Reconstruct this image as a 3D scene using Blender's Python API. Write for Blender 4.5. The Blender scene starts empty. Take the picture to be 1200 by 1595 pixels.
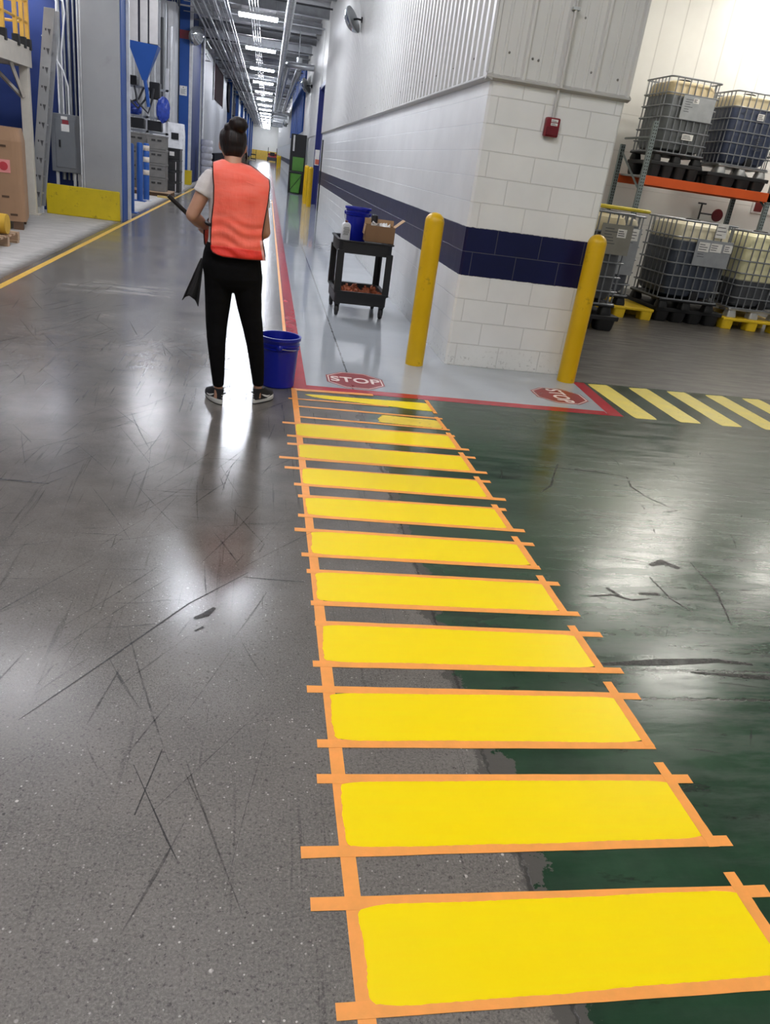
import bpy, bmesh, math, random
from mathutils import Vector, Matrix
R = random.Random(7)
PI = math.pi
SC = bpy.context.scene
COL = SC.collection

# ------------------------------------------------------------------ camera, world, exposure
F_PX, PITCH, ROLL, YAW, CAM_H = 1178.67, 24.2401, 8.0573, 11.3290, 1.5895
def make_camera():
    p, r, y = (math.radians(v) for v in (PITCH, ROLL, YAW))
    fw = Vector((math.sin(y)*math.cos(p), math.cos(y)*math.cos(p), -math.sin(p)))
    rt = Vector((math.cos(y), -math.sin(y), 0)); up = rt.cross(fw)
    r2 = rt*math.cos(r)+up*math.sin(r); u2 = up*math.cos(r)-rt*math.sin(r)
    m = Matrix((r2, u2, -fw)).transposed().to_4x4(); m.translation = (0, 0, CAM_H)
    cd = bpy.data.cameras.new('camera'); cd.sensor_fit = 'VERTICAL'; cd.sensor_height = 36; cd.sensor_width = 36
    cd.lens = F_PX*36/1595; cd.clip_start = .05; cd.clip_end = 500
    c = bpy.data.objects.new('camera', cd); c.matrix_world = m; COL.objects.link(c); SC.camera = c
make_camera()
SC.view_settings.view_transform = 'Standard'; SC.view_settings.look = 'None'
SC.view_settings.gamma = 1; SC.view_settings.use_curve_mapping = False
SC.view_settings.exposure = 0.0
TUBE = 46.0          # emission strength of the hall's strip lights
WORLD = 0.22
w = bpy.data.worlds.new('world'); SC.world = w; w.use_nodes = True
w.node_tree.nodes['Background'].inputs[0].default_value = (.93, .97, 1, 1)
w.node_tree.nodes['Background'].inputs[1].default_value = WORLD

# ------------------------------------------------------------------ materials
def lin(c):
    if isinstance(c, str):
        c = [int(c[i:i+2], 16) for i in (0, 2, 4)]
    o = []
    for v in c[:3]:
        v = v/255
        o.append(v/12.92 if v <= .04045 else ((v+.055)/1.055)**2.4)
    return (*o, 1)
class NT:
    def __init__(s, name):
        s.m = bpy.data.materials.new(name); s.m.use_nodes = True
        s.t = s.m.node_tree; s.b = s.t.nodes['Principled BSDF']
        s.tc = s.t.nodes.new('ShaderNodeTexCoord'); s.P = s.tc.outputs['Object']
    def put(s, sock, v):
        if isinstance(v, bpy.types.NodeSocket): s.t.links.new(v, sock)
        else: sock.default_value = v
    def n(s, typ, props=None, **ins):
        nd = s.t.nodes.new('ShaderNode'+typ)
        for k, v in (props or {}).items(): setattr(nd, k, v)
        for k, v in ins.items():
            k = k.replace('_', ' ')
            s.put(nd.inputs[int(k[1:])] if k[0] == 'i' and k[1:].isdigit() else nd.inputs[k], v)
        return nd
    def ma(s, op, a, b=0, c=0):
        return s.n('Math', {'operation': op}, i0=a, i1=b, i2=c).outputs[0]
    def noise(s, scale, detail=3, rough=.55, vec=None, dist=0):
        return s.n('TexNoise', None, Vector=vec or s.P, Scale=scale, Detail=detail, Roughness=rough, Distortion=dist).outputs[0]
    def mr(s, v, a, b, c=0, d=1):
        return s.n('MapRange', None, Value=v, From_Min=a, From_Max=b, To_Min=c, To_Max=d).outputs[0]
    def mix(s, f, a, b, mode='MIX'):
        nd = s.n('Mix', {'data_type': 'RGBA', 'blend_type': mode})
        s.put(nd.inputs[0], f); s.put(nd.inputs[6], a); s.put(nd.inputs[7], b); return nd.outputs[2]
    def mapp(s, loc=(0, 0, 0), rot=(0, 0, 0), sc=(1, 1, 1), vec=None):
        return s.n('Mapping', None, Vector=vec or s.P, Location=loc, Rotation=rot, Scale=sc).outputs[0]
    def bump(s, h, st=.2, d=.01):
        s.put(s.b.inputs['Normal'], s.n('Bump', None, Strength=st, Distance=d, Height=h).outputs[0])
    def set(s, col=None, rough=None, metal=None, **k):
        if col is not None: s.put(s.b.inputs['Base Color'], col)
        if rough is not None: s.put(s.b.inputs['Roughness'], rough)
        if metal is not None: s.put(s.b.inputs['Metallic'], metal)
        for a, v in k.items(): s.put(s.b.inputs[a.replace('_', ' ')], v)
        return s.m
MATS = {}
def mat(name, col, rough=.5, metal=0, var=.12, scale=6, bump=.0, dirt=None, dirt_amt=.5, bscale=None, **k):
    if name in MATS: return MATS[name]
    t = NT(name); c = lin(col)
    n = t.noise(scale, 4)
    a = tuple(min(1, v*(1+var)) for v in c[:3])+(1,); b = tuple(v*(1-var) for v in c[:3])+(1,)
    out = t.mix(t.mr(n, .3, .7), b, a)
    if dirt:
        d = t.mr(t.noise(scale*2.3, 6, .65), .6, .72, 0, dirt_amt); out = t.mix(d, out, lin(dirt))
    t.set(out, t.mr(n, .2, .8, max(0, rough-.06), min(1, rough+.06)), metal, **k)
    if bump: t.bump(t.noise(bscale or scale*4, 4), bump)
    MATS[name] = t.m
    return t.m
def glow(name, col, st):
    t = NT(name); t.set(lin(col), .4, Emission_Color=lin(col), Emission_Strength=st); return t.m

# ------------------------------------------------------------------ mesh builder
class MB:
    def __init__(s): s.v = []; s.f = []; s.mi = []; s.cur = 0
    def add(s, vs, fs, M=None):
        o = len(s.v)
        s.v += [tuple(M @ Vector(v)) if M else tuple(v) for v in vs]
        s.f += [tuple(i+o for i in f) for f in fs]; s.mi += [s.cur]*len(fs); return s
    def box(s, x0, x1, y0, y1, z0, z1, M=None):
        v = [(x, y, z) for z in (z0, z1) for y in (y0, y1) for x in (x0, x1)]
        return s.add(v, [(0, 2, 3, 1), (4, 5, 7, 6), (0, 1, 5, 4), (2, 6, 7, 3), (0, 4, 6, 2), (1, 3, 7, 5)], M)
    def prism(s, poly, h0, h1, plane='xy', M=None):
        n = len(poly)
        def q(a, b, c): return {'xy': (a, b, c), 'xz': (a, c, b), 'yz': (c, a, b)}[plane]
        v = [q(a, b, h0) for a, b in poly]+[q(a, b, h1) for a, b in poly]
        f = [tuple(range(n))[::-1], tuple(range(n, 2*n))]+[(i, (i+1) % n, n+(i+1) % n, n+i) for i in range(n)]
        return s.add(v, f, M)
    def rings(s, rs, cap=True, M=None):
        n = len(rs[0]); v = [p for r in rs for p in r]; f = []
        for k in range(len(rs)-1):
            for i in range(n):
                j = (i+1) % n; f.append((k*n+i, k*n+j, (k+1)*n+j, (k+1)*n+i))
        if cap: f += [tuple(range(n))[::-1], tuple(range((len(rs)-1)*n, len(rs)*n))]
        return s.add(v, f, M)
    def lathe(s, prof, seg=20, M=None, cap=True):
        return s.rings([[(r*math.cos(2*PI*i/seg), r*math.sin(2*PI*i/seg), z) for i in range(seg)] for r, z in prof], cap, M)
    def tube(s, pts, r, seg=8, cap=True, closed=False, M=None):
        pts = [Vector(p) for p in pts]; n = len(pts); rs = []
        rad = r if isinstance(r, (list, tuple)) else [r]*n
        prev = None
        for i, p in enumerate(pts):
            if closed: d = pts[(i+1) % n]-pts[i-1]
            else: d = pts[min(i+1, n-1)]-pts[max(i-1, 0)]
            d.normalize()
            a = prev if prev else (Vector((0, 0, 1)) if abs(d.z) < .9 else Vector((1, 0, 0)))
            u = (a-d*a.dot(d)).normalized(); prev = u; w_ = d.cross(u)
            rs.append([p+(u*math.cos(2*PI*k/seg)+w_*math.sin(2*PI*k/seg))*rad[i] for k in range(seg)])
        if closed: rs.append(rs[0]); cap = False
        return s.rings(rs, cap, M)
    def capsule(s, a, b, ra, rb, seg=16, flat_end=False):
        a, b = Vector(a), Vector(b); d = (b-a).normalized(); pts = []; rad = []
        for k in range(5):
            t = PI/2*(1-k/5); pts.append(a-d*ra*math.sin(t)); rad.append(max(.0008, ra*math.cos(t)))
        for k in range(5): pts.append(a.lerp(b, k/4)); rad.append(ra+(rb-ra)*k/4)
        if not flat_end:
            for k in range(1, 6):
                t = PI/2*k/5; pts.append(b+d*rb*math.sin(t)); rad.append(max(.0008, rb*math.cos(t)))
        return s.tube(pts, rad, seg)
    def ell(s, c, r, M=None, seg=20, rg=12):
        rs = []
        for k in range(rg+1):
            t = -PI/2+PI*k/rg; ct = max(.02, math.cos(t))
            rs.append([(c[0]+r[0]*ct*math.cos(2*PI*i/seg), c[1]+r[1]*ct*math.sin(2*PI*i/seg), c[2]+r[2]*math.sin(t)) for i in range(seg)])
        return s.rings(rs, True, M)
    def loft(s, rows, seg=24, sq=2.0):
        """rows: (cx, cy, z, rx, ry)"""
        rs = []
        for cx, cy, z, rx, ry in rows:
            q = []
            for i in range(seg):
                t = 2*PI*i/seg; c, d = math.cos(t), math.sin(t)
                e = 2/sq
                q.append((cx+rx*math.copysign(abs(c)**e, c), cy+ry*math.copysign(abs(d)**e, d), z))
            rs.append(q)
        return s.rings(rs)
    def build(s, name, m, parent=None, loc=(0, 0, 0), rot=(0, 0, 0), smooth=False, bevel=0, label=None, segs=2, solid=0):
        me = bpy.data.meshes.new(name); me.from_pydata(s.v, [], s.f)
        for mm in (m if isinstance(m, (list, tuple)) else [m]): me.materials.append(mm)
        me.polygons.foreach_set('material_index', s.mi)
        bm = bmesh.new(); bm.from_mesh(me); bmesh.ops.recalc_face_normals(bm, faces=bm.faces); bm.to_mesh(me); bm.free()
        if smooth:
            me.polygons.foreach_set('use_smooth', [True]*len(me.polygons))
            try: me.set_sharp_from_angle(angle=math.radians(42))
            except Exception: pass
        o = bpy.data.objects.new(name, me); COL.objects.link(o); o.location = loc; o.rotation_euler = rot
        if parent: o.parent = parent
        if label: o['label'] = label
        if bevel:
            b = o.modifiers.new('bevel', 'BEVEL'); b.width = bevel; b.segments = segs; b.limit_method = 'ANGLE'; b.angle_limit = math.radians(40)
        if solid:
            b = o.modifiers.new('solid', 'SOLIDIFY'); b.thickness = solid; b.offset = 0
        return o
def thing(name, label, cat, loc=(0, 0, 0), rz=0, group=None):
    o = bpy.data.objects.new(name, None); COL.objects.link(o); o.empty_display_size = .1
    o.location = loc; o.rotation_euler = (0, 0, rz); return tag(o, label, cat, group)
def tag(o, label, cat, group=None, kind=None):
    o['label'] = label; o['category'] = cat
    if group: o['group'] = group
    if kind: o['kind'] = kind
    return o
def struct(o, label=None, cat=None):
    o['kind'] = 'structure'
    if label: o['label'] = label; o['category'] = cat
    return o
def dup(root, loc, label=None, rz=None, group=None):
    c = root.copy(); COL.objects.link(c); c.location = loc
    if rz is not None: c.rotation_euler = (0, 0, rz)
    if label: c['label'] = label
    if group: c['group'] = group
    def rec(a, b):
        for ch in list(a.children):
            d = ch.copy(); COL.objects.link(d); d.parent = b; rec(ch, d)
    rec(root, c); return c
def text_mesh(body, size, name, m, parent, loc, rot, sx=1, space=1.0, off=0):
    cu = bpy.data.curves.new('txt', 'FONT'); cu.body = body; cu.size = size; cu.align_x = 'CENTER'; cu.align_y = 'CENTER'; cu.extrude = .0006
    cu.space_character = space; cu.offset = off
    ob = bpy.data.objects.new('txt', cu); COL.objects.link(ob)
    bpy.context.view_layer.update()
    dg = bpy.context.evaluated_depsgraph_get()
    me = bpy.data.meshes.new_from_object(ob.evaluated_get(dg)); bpy.data.objects.remove(ob)
    me.materials.clear(); me.materials.append(m); me.name = name
    o = bpy.data.objects.new(name, me); COL.objects.link(o); o.parent = parent; o.location = loc; o.rotation_euler = rot; o.scale = (sx, 1, 1)
    return o
ORD = ['first', 'second', 'third', 'fourth', 'fifth', 'sixth', 'seventh', 'eighth', 'ninth', 'tenth', 'eleventh', 'twelfth', 'thirteenth', 'fourteenth', 'fifteenth', 'sixteenth', 'seventeenth', 'eighteenth']
# ------------------------------------------------------------------ setting: floor
WX, CY, FX = 1.74, 6.86, 2.92      # long wall plane, block front plane, block right edge
CEIL = 6.3
def floor_material():
    t = NT('floor_finish')
    xyz = t.n('SeparateXYZ', None, Vector=t.P).outputs
    X, Y = xyz[0], xyz[1]
    rag = t.mr(t.noise(5, 6, .7), .3, .7, -.07, .07)
    fine = t.mr(t.noise(45, 3, .6), .3, .7, -.008, .008)
    Xr = t.ma('ADD', X, rag); Xf = t.ma('ADD', X, fine); Yf = t.ma('ADD', Y, fine)
    st = lambda v, e, wd=.004: t.mr(v, e-wd, e+wd)
    inv = lambda v: t.ma('SUBTRACT', 1, v)
    AND = lambda a, b: t.ma('MULTIPLY', a, b)
    OR = lambda a, b: t.ma('MAXIMUM', a, b)
    big = t.noise(.7, 4, .6); mid = t.noise(3.2, 6, .62); hi = t.noise(60, 4, .7)
    # bare concrete: mottled, with long streaks and scuffs
    con = t.mix(t.mr(mid, .33, .68), lin('544f4a'), lin('6f6963'))
    con = t.mix(t.mr(big, .4, .65, 0, .5), con, lin('5b5a58'))
    con = t.mix(t.mr(hi, .35, .7, 0, .35), con, lin('6d6863'))
    wear = t.n('MapRange', {'interpolation_type': 'SMOOTHERSTEP'}, Value=Y, From_Min=.7, From_Max=2.7, To_Min=1, To_Max=0).outputs[0]                     # the polish is worn off close by
    def streak(rot, sx, sy, lo, hi_, seed):
        v = t.mapp((seed, seed*2, 0), (0, 0, rot), (sx, sy, 1))
        return t.mr(t.noise(1, 4, .6, v), lo, hi_)
    s1 = streak(.55, 26, .9, .63, .70, 3); s2 = streak(-.5, 34, 1.1, .65, .71, 9); s3 = streak(1.25, 30, .8, .66, .73, 5)
    s4 = streak(.12, 40, .7, .65, .72, 14)
    sk = OR(OR(s1, s2), OR(s3, s4))
    con = t.mix(t.ma('MULTIPLY', sk, .62), con, lin('2a2624'))
    # exposed aggregate: pits and pale stones
    patch = t.mr(t.noise(1.6, 3), .36, .58, .35, 1)
    near = t.mr(Y, 1.5, 3.6, 1, .10)
    for sc_, big_, lo_, hi_ in ((52.0, .26, .20, .005), (120.0, .32, .22, .085)):
        vo = t.n('TexVoronoi', {'feature': 'F1'}, Vector=t.P, Scale=sc_, Randomness=1.0)
        cell = t.n('SeparateXYZ', None, Vector=vo.outputs['Color']).outputs
        dot = t.mr(t.ma('SUBTRACT', vo.outputs['Distance'], t.ma('MULTIPLY', cell[2], big_)), -.03, .06, 1, 0)
        agg = t.ma('MULTIPLY', t.ma('MULTIPLY', dot, patch), near)
        con = t.mix(AND(agg, t.ma('GREATER_THAN', cell[0], 1-lo_)), con, lin('2a2522'))
        con = t.mix(AND(agg, t.ma('LESS_THAN', cell[0], hi_)), con, lin('c4beb7'))
    con = t.mix(t.ma('MULTIPLY', near, t.mr(t.noise(150, 3, .75), .45, .66, 0, .75)), con, lin('857f79'))
    con = t.mix(t.ma('MULTIPLY', near, t.mr(t.noise(95, 3, .75), .54, .68, 0, .75)), con, lin('2b2724'))
    chaf = AND(t.mr(t.ma('ABSOLUTE', t.ma('SUBTRACT', Y, 9.0)), .1, .5, 1, 0), AND(t.mr(X, -2.2, -1.7), t.mr(X, -1.3, -.8, 1, 0)))
    con = t.mix(AND(chaf, t.mr(t.noise(1, 4, .6, t.mapp((0, 0, 0), (0, 0, 0), (2, 7, 1))), .42, .6, 0, .75)), con, lin('a8a5a0'))
    con_r = t.ma('ADD', t.mr(t.noise(1.3, 3, .5), .3, .7, .16, .24), t.ma('MULTIPLY', t.mr(t.ma('SUBTRACT', t.ma('MULTIPLY', wear, .9), t.noise(320, 2, .6)), -.45, .05), .22))
    # green traffic coating, scraped and blackened
    scr = t.noise(1, 6, .68, t.mapp((2, 1, 0), (0, 0, .12), (2.2, 11, 1)))
    grn = t.mix(t.mr(mid, .35, .65), lin('1a3323'), lin('26452f'))
    grn = t.mix(t.ma('MULTIPLY', t.mr(scr, .44, .6, .15, .85), t.mr(X, 1.25, 2.1, .12, 1)), grn, lin('4f5850'))
    grn = t.mix(t.mr(t.noise(1, 6, .7, t.mapp((7, 4, 0), (0, 0, -.25), (3, 9, 1))), .58, .68, 0, .8), grn, lin('131513'))
    grn_r = t.ma('ADD', t.mr(scr, .35, .65, .15, .25), t.mr(big, .3, .7, -.015, .015))
    # grey walkway paint
    gry = t.mix(t.mr(big, .3, .7), lin('a6abb0'), lin('b4b8bc'))
    gry = t.mix(t.mr(scr, .6, .75, 0, .3), gry, lin('8d9196'))
    gry_r = t.mr(mid, .3, .7, .05, .10)
    # dusty apron along the machine bays, dark concrete in the tote area
    apr = t.mix(t.mr(t.noise(1, 5, .6, t.mapp((0, 0, 0), (0, 0, .5), (3, 9, 1))), .35, .65), lin('a5a29d'), lin('bdbab5'))
    apr = t.mix(t.mr(t.noise(1, 5, .65, t.mapp((3, 0, 0), (0, 0, .3), (4, 14, 1))), .62, .7, 0, .5), apr, lin('6d6a66'))
    drk = t.mix(t.mr(scr, .4, .62), lin('4d4a47'), lin('6e6a66'))
    # zones
    G = AND(st(Xr, .79), inv(st(Yf, 6.66)))
    seam = AND(st(Xr, .735), inv(st(Yf, 5.6)))
    D = AND(st(Xf, 2.9), st(Yf, 6.66))
    W1 = AND(AND(st(Xf, .335), st(Yf, 5.66)), inv(st(Xf, 2.94)))
    A = inv(st(Xf, -2.76, .05))
    edge = AND(inv(st(Xr, -2.63, .08)), st(Xr, -2.86, .1))
    col = t.mix(seam, con, lin('4a4743')); col = t.mix(G, col, grn); col = t.mix(D, col, drk)
    col = t.mix(A, col, apr); col = t.mix(t.ma('MULTIPLY', edge, .75), col, lin('55504b')); col = t.mix(W1, col, gry)
    def fm(f, a, b): return t.n('Mix', {'data_type': 'FLOAT'}, i0=f, i2=a, i3=b).outputs[0]
    ro = fm(G, con_r, grn_r); ro = fm(D, ro, t.mr(scr, .4, .62, .37, .29)); ro = fm(A, ro, .6); ro = fm(W1, ro, gry_r)
    # saw-cut joints
    def joint(v, p): return t.mr(t.ma('ABSOLUTE', t.ma('SUBTRACT', v, p)), .003, .008, 1, 0)
    j = OR(OR(joint(Xf, .755), AND(joint(Yf, 2.0), st(X, .8))), AND(joint(Yf, 7.95), inv(st(X, .3))))
    j = OR(j, AND(joint(Yf, 2.17), st(X, 1.2)))
    col = t.mix(t.ma('MULTIPLY', j, .75), col, lin('24211f'))
    h = t.ma('ADD', t.ma('MULTIPLY', hi, .5), t.ma('MULTIPLY', t.ma('SUBTRACT', scr, .5), t.ma('MULTIPLY', G, 2.0)))
    h = t.ma('SUBTRACT', h, t.ma('MULTIPLY', j, 1.5))
    hs = fm(W1, t.ma('ADD', .06, t.ma('MULTIPLY', wear, .22)), .012); hs = fm(G, hs, .055)
    hs = fm(W1, hs, .012)
    bp = t.n('Bump', None, Strength=hs, Distance=.006, Height=h)
    t.put(t.b.inputs['Normal'], bp.outputs[0])
    return t.set(col, ro, Specular_IOR_Level=.45)
m = MB(); m.add([(-14, -7, 0), (16, -7, 0), (16, 170, 0), (-14, 170, 0)], [(0, 1, 2, 3)])
struct(m.build('floor', floor_material()))

# ------------------------------------------------------------------ setting: walls
def block_wall_mat(name, axis, stripe=True):
    t = NT(name); xyz = t.n('SeparateXYZ', None, Vector=t.P).outputs
    cv = t.n('CombineXYZ', None, X=xyz[axis], Y=xyz[2], Z=0.0).outputs[0]
    br = t.n('TexBrick', {'offset': .5}, Vector=cv, Color1=(1, 1, 1, 1), Color2=(1, 1, 1, 1), Mortar=(0, 0, 0, 1), Scale=1.0, Mortar_Size=.0042, Mortar_Smooth=.35, Brick_Width=.4064, Row_Height=.2032)
    mort = br.outputs['Fac']
    base = t.mix(t.mr(t.noise(2, 4), .3, .7), lin('e1e1de'), lin('ecece9'))
    if stripe:
        z = t.ma('ADD', xyz[2], t.mr(t.noise(30, 2), .3, .7, -.003, .003))
        s = t.ma('MULTIPLY', t.ma('GREATER_THAN', z, .8128), t.ma('LESS_THAN', z, 1.2192))
        base = t.mix(s, base, t.mix(t.mr(t.noise(3, 3), .3, .7), lin('040a38'), lin('070e42')))
    dirt = t.ma('MULTIPLY', t.mr(xyz[2], 0, .22, 1, 0), t.mr(t.noise(22, 5, .7), .56, .68, 0, .7))
    base = t.mix(dirt, base, lin('6d665e'))
    sc = t.mr(t.noise(1, 5, .7, t.mapp((1, 2, 3), (0, 0, 0), (7, 7, 16))), .74, .79, 0, .4)
    if axis == 0: base = t.mix(sc, base, lin('8f8b84'))
    base = t.mix(t.ma('MULTIPLY', mort, t.ma('SUBTRACT', .34, t.ma('MULTIPLY', s, .2)) if stripe else .4), base, lin('bcbab4' if axis == 0 else 'c9cbcf'))
    h = t.ma('SUBTRACT', t.ma('MULTIPLY', t.noise(70, 3), .08 if axis == 0 else .015), mort)
    t.bump(h, .8, .008)
    return t.set(base, t.mr(t.noise(8, 2), .3, .7, .31, .34))
bm_side = block_wall_mat('painted_block_side', 1); bm_front = block_wall_mat('painted_block_front', 0)
white_panel = mat('white_panel_paint', 'e9e8e2', .4, var=.03, scale=1.2)
def quadstrip(m, pts, z0, z1):
    n = len(pts); m.add([(x, y, z0) for x, y in pts]+[(x, y, z1) for x, y in pts], [(i, i+1, n+i+1, n+i) for i in range(n-1)])
CLAD_Z = 2.37
C = .02   # small chamfer on the block corner
m = MB(); m.box(WX, WX+.3, CY+C, 28.2, 0, CLAD_Z+.1); m.build('wall_right', bm_side)
struct(bpy.data.objects['wall_right'])
m = MB(); m.prism([(WX, CY+C), (WX+C, CY), (FX-C, CY), (FX, CY+C)], 0, CLAD_Z+.1); struct(m.build('wall_front', bm_front))
m = MB(); m.box(FX-.3, FX, CY+C, 15, 0, CEIL); struct(m.build('wall_inner', white_panel))
# corrugated cladding on the long side, wide-rib cladding on the front
clad = mat('grey_white_cladding', 'd3d2ce', .38, var=.04, scale=1.5, metal=.0)
m = MB(); pts = []; y = CY-.035; p = .2
while y < 28.2:
    for a, d in ((0, .0), (.075, .0), (.095, .034), (.165, .034), (.185, 0)): pts.append((WX-.004-d, y+a))
    y += p
quadstrip(m, [q for q in pts if q[1] < 28.22], CLAD_Z, CEIL); struct(m.build('trim_1', clad))
m = MB(); pts = [(WX-.04, CY-.035)]; x = WX-.03
while x < FX+.0:
    for a, d in ((0, 0), (.09, 0), (.095, .006), (.115, .006), (.12, 0), (.19, 0), (.195, .006), (.215, .006), (.22, 0), (.262, 0), (.275, .03), (.298, .03)):
        if x+a < FX+.005: pts.append((x+a, CY-.02-d))
    x += .305
pts.append((FX+.008, CY-.02)); pts.append((FX+.008, CY+.3))
quadstrip(m, pts, CLAD_Z, CEIL); struct(m.build('trim_2', clad))
flash = mat('grey_flashing', 'b4b2ad', .4, var=.06)
m = MB(); m.prism([(WX, CLAD_Z+.03), (WX-.052, CLAD_Z+.0), (WX-.052, CLAD_Z-.012), (WX, CLAD_Z-.03)], CY-.05, 28.2, 'xz'); m.prism([(CY, CLAD_Z+.03), (CY-.055, CLAD_Z), (CY-.055, CLAD_Z-.012), (CY, CLAD_Z-.03)], WX-.05, FX+.02, 'yz'); struct(m.build('trim_3', flash))
screw_m = mat('screw_steel', '8b8984', .3, .8)
m = MB()
for k in range(22): m.ell((WX-.006-.03*(k % 2), CY+.15+k*.41, CLAD_Z+.12+.05*(k % 2)), (.006, .011, .011), seg=8, rg=4)
for x, z in ((1.85, .18), (2.0, .17), (2.05, .165), (2.1, .16), (2.3, .15), (2.56, .14), (2.8, .12), (2.42, .5)): m.ell((x, CY-.024, CLAD_Z+z), (.010, .006, .010), seg=8, rg=4)
struct(m.build('trim_4', screw_m, smooth=True))
# the wall beyond the doorway, and on to the far end
m = MB(); m.box(WX, WX+.3, 31, 44, 0, CEIL); m.box(WX, WX+.3, 66, 168, 0, CEIL); m.box(WX, WX+.3, 44, 66, 0, 2.8); struct(m.build('wall_corridor', bm_side))
m = MB(); pts = []; y = 31.05
while y < 43.9:
    for a, d in ((0, .0), (.11, .0), (.13, .03), (.25, .03), (.27, 0)): pts.append((WX-.004-d, y+a))
    y += .3
quadstrip(m, pts, CLAD_Z, CEIL); struct(m.build('trim_5', clad))
hall_blue = mat('hall_blue_paint', '1b4c97', .6, var=.1, scale=1.2)
deep_blue = mat('deep_blue_paint', '0f2a66', .65, var=.12, scale=1.2)
m = MB(); pts = []; y = 44.
while y < 66:
    for a, d in ((0, .0), (.5, .0), (.55, .14), (1.5, .14), (1.55, 0)): pts.append((WX+.03-d, y+a))
    y += 2.1
quadstrip(m, pts, 2.75, CEIL); struct(m.build('trim_6', hall_blue))
m = MB(); pts = []; y = 66.
while y < 165:
    for a, d in ((0, .0), (.3, .0), (.34, .04), (.7, .04), (.74, 0)): pts.append((WX-.004-d, y+a))
    y += 1.2
quadstrip(m, pts, CLAD_Z, CEIL); struct(m.build('trim_7', clad))
# doorway in the long wall: deep blue frame and door leaf standing open
m = MB(); m.box(WX-.06, WX+.34, 30.9, 31.06, 0, 3.9); m.box(WX-.03, WX+.32, 28.18, 28.3, 0, 3.9); m.box(WX-.03, WX+.32, 28.2, 31, 3.8, 3.95)
d = m.build('door_1', mat('navy_door_paint', '141f66', .35, var=.1)); struct(d)
m = MB(); m.box(WX+.02, WX+.3, 28.2, 31, 3.95, CEIL); m.box(WX+1.0, WX+1.1, 26, 33, 0, 3.95); struct(m.build('wall_passage', white_panel))
m = MB(); m.box(WX-.035, WX, 27.2, 27.32, 0, 2.15); struct(m.build('trim_8', mat('black_rubber_strip', '1c1c22', .6)))
# far end wall
m = MB(); m.box(-14, 4, 166, 166.3, 1.6, CEIL); struct(m.build('wall_far', white_panel))
m = MB(); m.box(-14, 4, 165.95, 166.3, 0, 1.6); struct(m.build('trim_9', mat('yellow_wall_base', 'e3bb4e', .5)))
# back wall behind the pallet rack
def back_mat():
    t = NT('back_wall_paint'); xyz = t.n('SeparateXYZ', None, Vector=t.P).outputs
    base = t.mix(t.mr(t.noise(1.5, 3), .3, .7), lin('edebe4'), lin('f5f4ee'))
    fx = t.ma('FRACT', t.ma('DIVIDE', xyz[0], .42)); up = t.ma('GREATER_THAN', xyz[2], 3.25)
    rib = t.ma('MULTIPLY', t.ma('LESS_THAN', fx, .05), up)
    zz = t.ma('MULTIPLY', t.ma('LESS_THAN', t.ma('FRACT', t.ma('DIVIDE', xyz[2], .61)), .014), t.ma('SUBTRACT', 1, up))
    ln = t.ma('MAXIMUM', rib, zz)
    base = t.mix(t.ma('MULTIPLY', ln, .35), base, lin('a9a69c')); t.bump(t.ma('MULTIPLY', ln, -1), .6, .01)
    return t.set(base, .45)
m = MB(); m.box(FX-.3, 16, 15.0, 15.3, 0, CEIL); struct(m.build('wall_back', back_mat()))
# machine side: blue end walls and long back wall
m = MB(); m.box(-9.5, -3.3, 16.75, 17.0, 0, CEIL); struct(m.build('wall_left', deep_blue))
m = MB(); m.box(-9.5, -9.2, -7, 170, 0, CEIL); struct(m.build('wall_bay', mat('pale_bay_wall', 'b9bcc0', .5)))
m = MB(); m.box(-3.3, -3.05, 33.9, 38.2, 0, CEIL); m.box(-9.2, -3.3, 33.9, 34.1, 0, CEIL); struct(m.build('wall_partition', deep_blue))
grey_wall = mat('grey_panel_wall', 'b6b7b9', .5, var=.05)
m = MB(); m.box(-3.4, -3.1, 41, 63, 0, CEIL); struct(m.build('wall_grey', grey_wall))
m = MB(); m.box(-3.4, -3.1, 77, 165, 0, CEIL); struct(m.build('wall_north', mat('north_wall_mix', '56677f', .5)))
# ceiling deck
def deck_mat():
    t = NT('ceiling_deck'); xyz = t.n('SeparateXYZ', None, Vector=t.P).outputs
    r = t.ma('SINE', t.ma('MULTIPLY', xyz[1], 2*PI/.3))
    t.bump(r, .5, .03)
    return t.set(t.mix(t.mr(t.noise(2, 4), .3, .7), lin('b4b5b7'), lin('c4c5c7')), .5)
m = MB(); m.box(-14, 16, -7, 170, CEIL, CEIL+.2); struct(m.build('ceiling', deck_mat()))
# ------------------------------------------------------------------ lamps of the hall
lamp_white = glow('lit_lamp_tube', 'f1f5ff', TUBE*2.7)
lamp_near = glow('lit_near_lamp', 'f6f7ff', TUBE*1.75)
lamp_dim = glow('lit_dim_lamp', 'f1f5ff', TUBE*.5)
lamp_warm = glow('lit_bay_lamp', 'fffaf1', TUBE*.92)
galv = mat('galvanised_steel', 'a8abad', .35, .7, var=.1)
lamp_house = mat('lamp_housing_white', 'c9cacb', .4)
def strip_light(label, loc, lens, sx=1.28, sy=.34, rz=0):
    t = thing('strip_light', label, 'ceiling light', loc, rz, None)
    MB().box(-sx/2, sx/2, -sy/2, sy/2, .03, .09).build('housing', lamp_house, t)
    m = MB(); m.prism([(-sy/2+.01, .03), (-sy/2+.03, -.05), (sy/2-.03, -.05), (sy/2-.01, .03)], -sx/2+.02, sx/2-.02, 'yz')
    m.build('lamp_lens', lens, t)
    for x in (-.45, .45): MB().tube([(x*sx, 0, .09), (x*sx, 0, CEIL-loc[2])], .008, 6).build('hanger_rod', galv, t)
    return t
LZ, LY0, LS, LX = 5.5, 29.45, 8.83, -.565
first = None
near = 0
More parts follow.
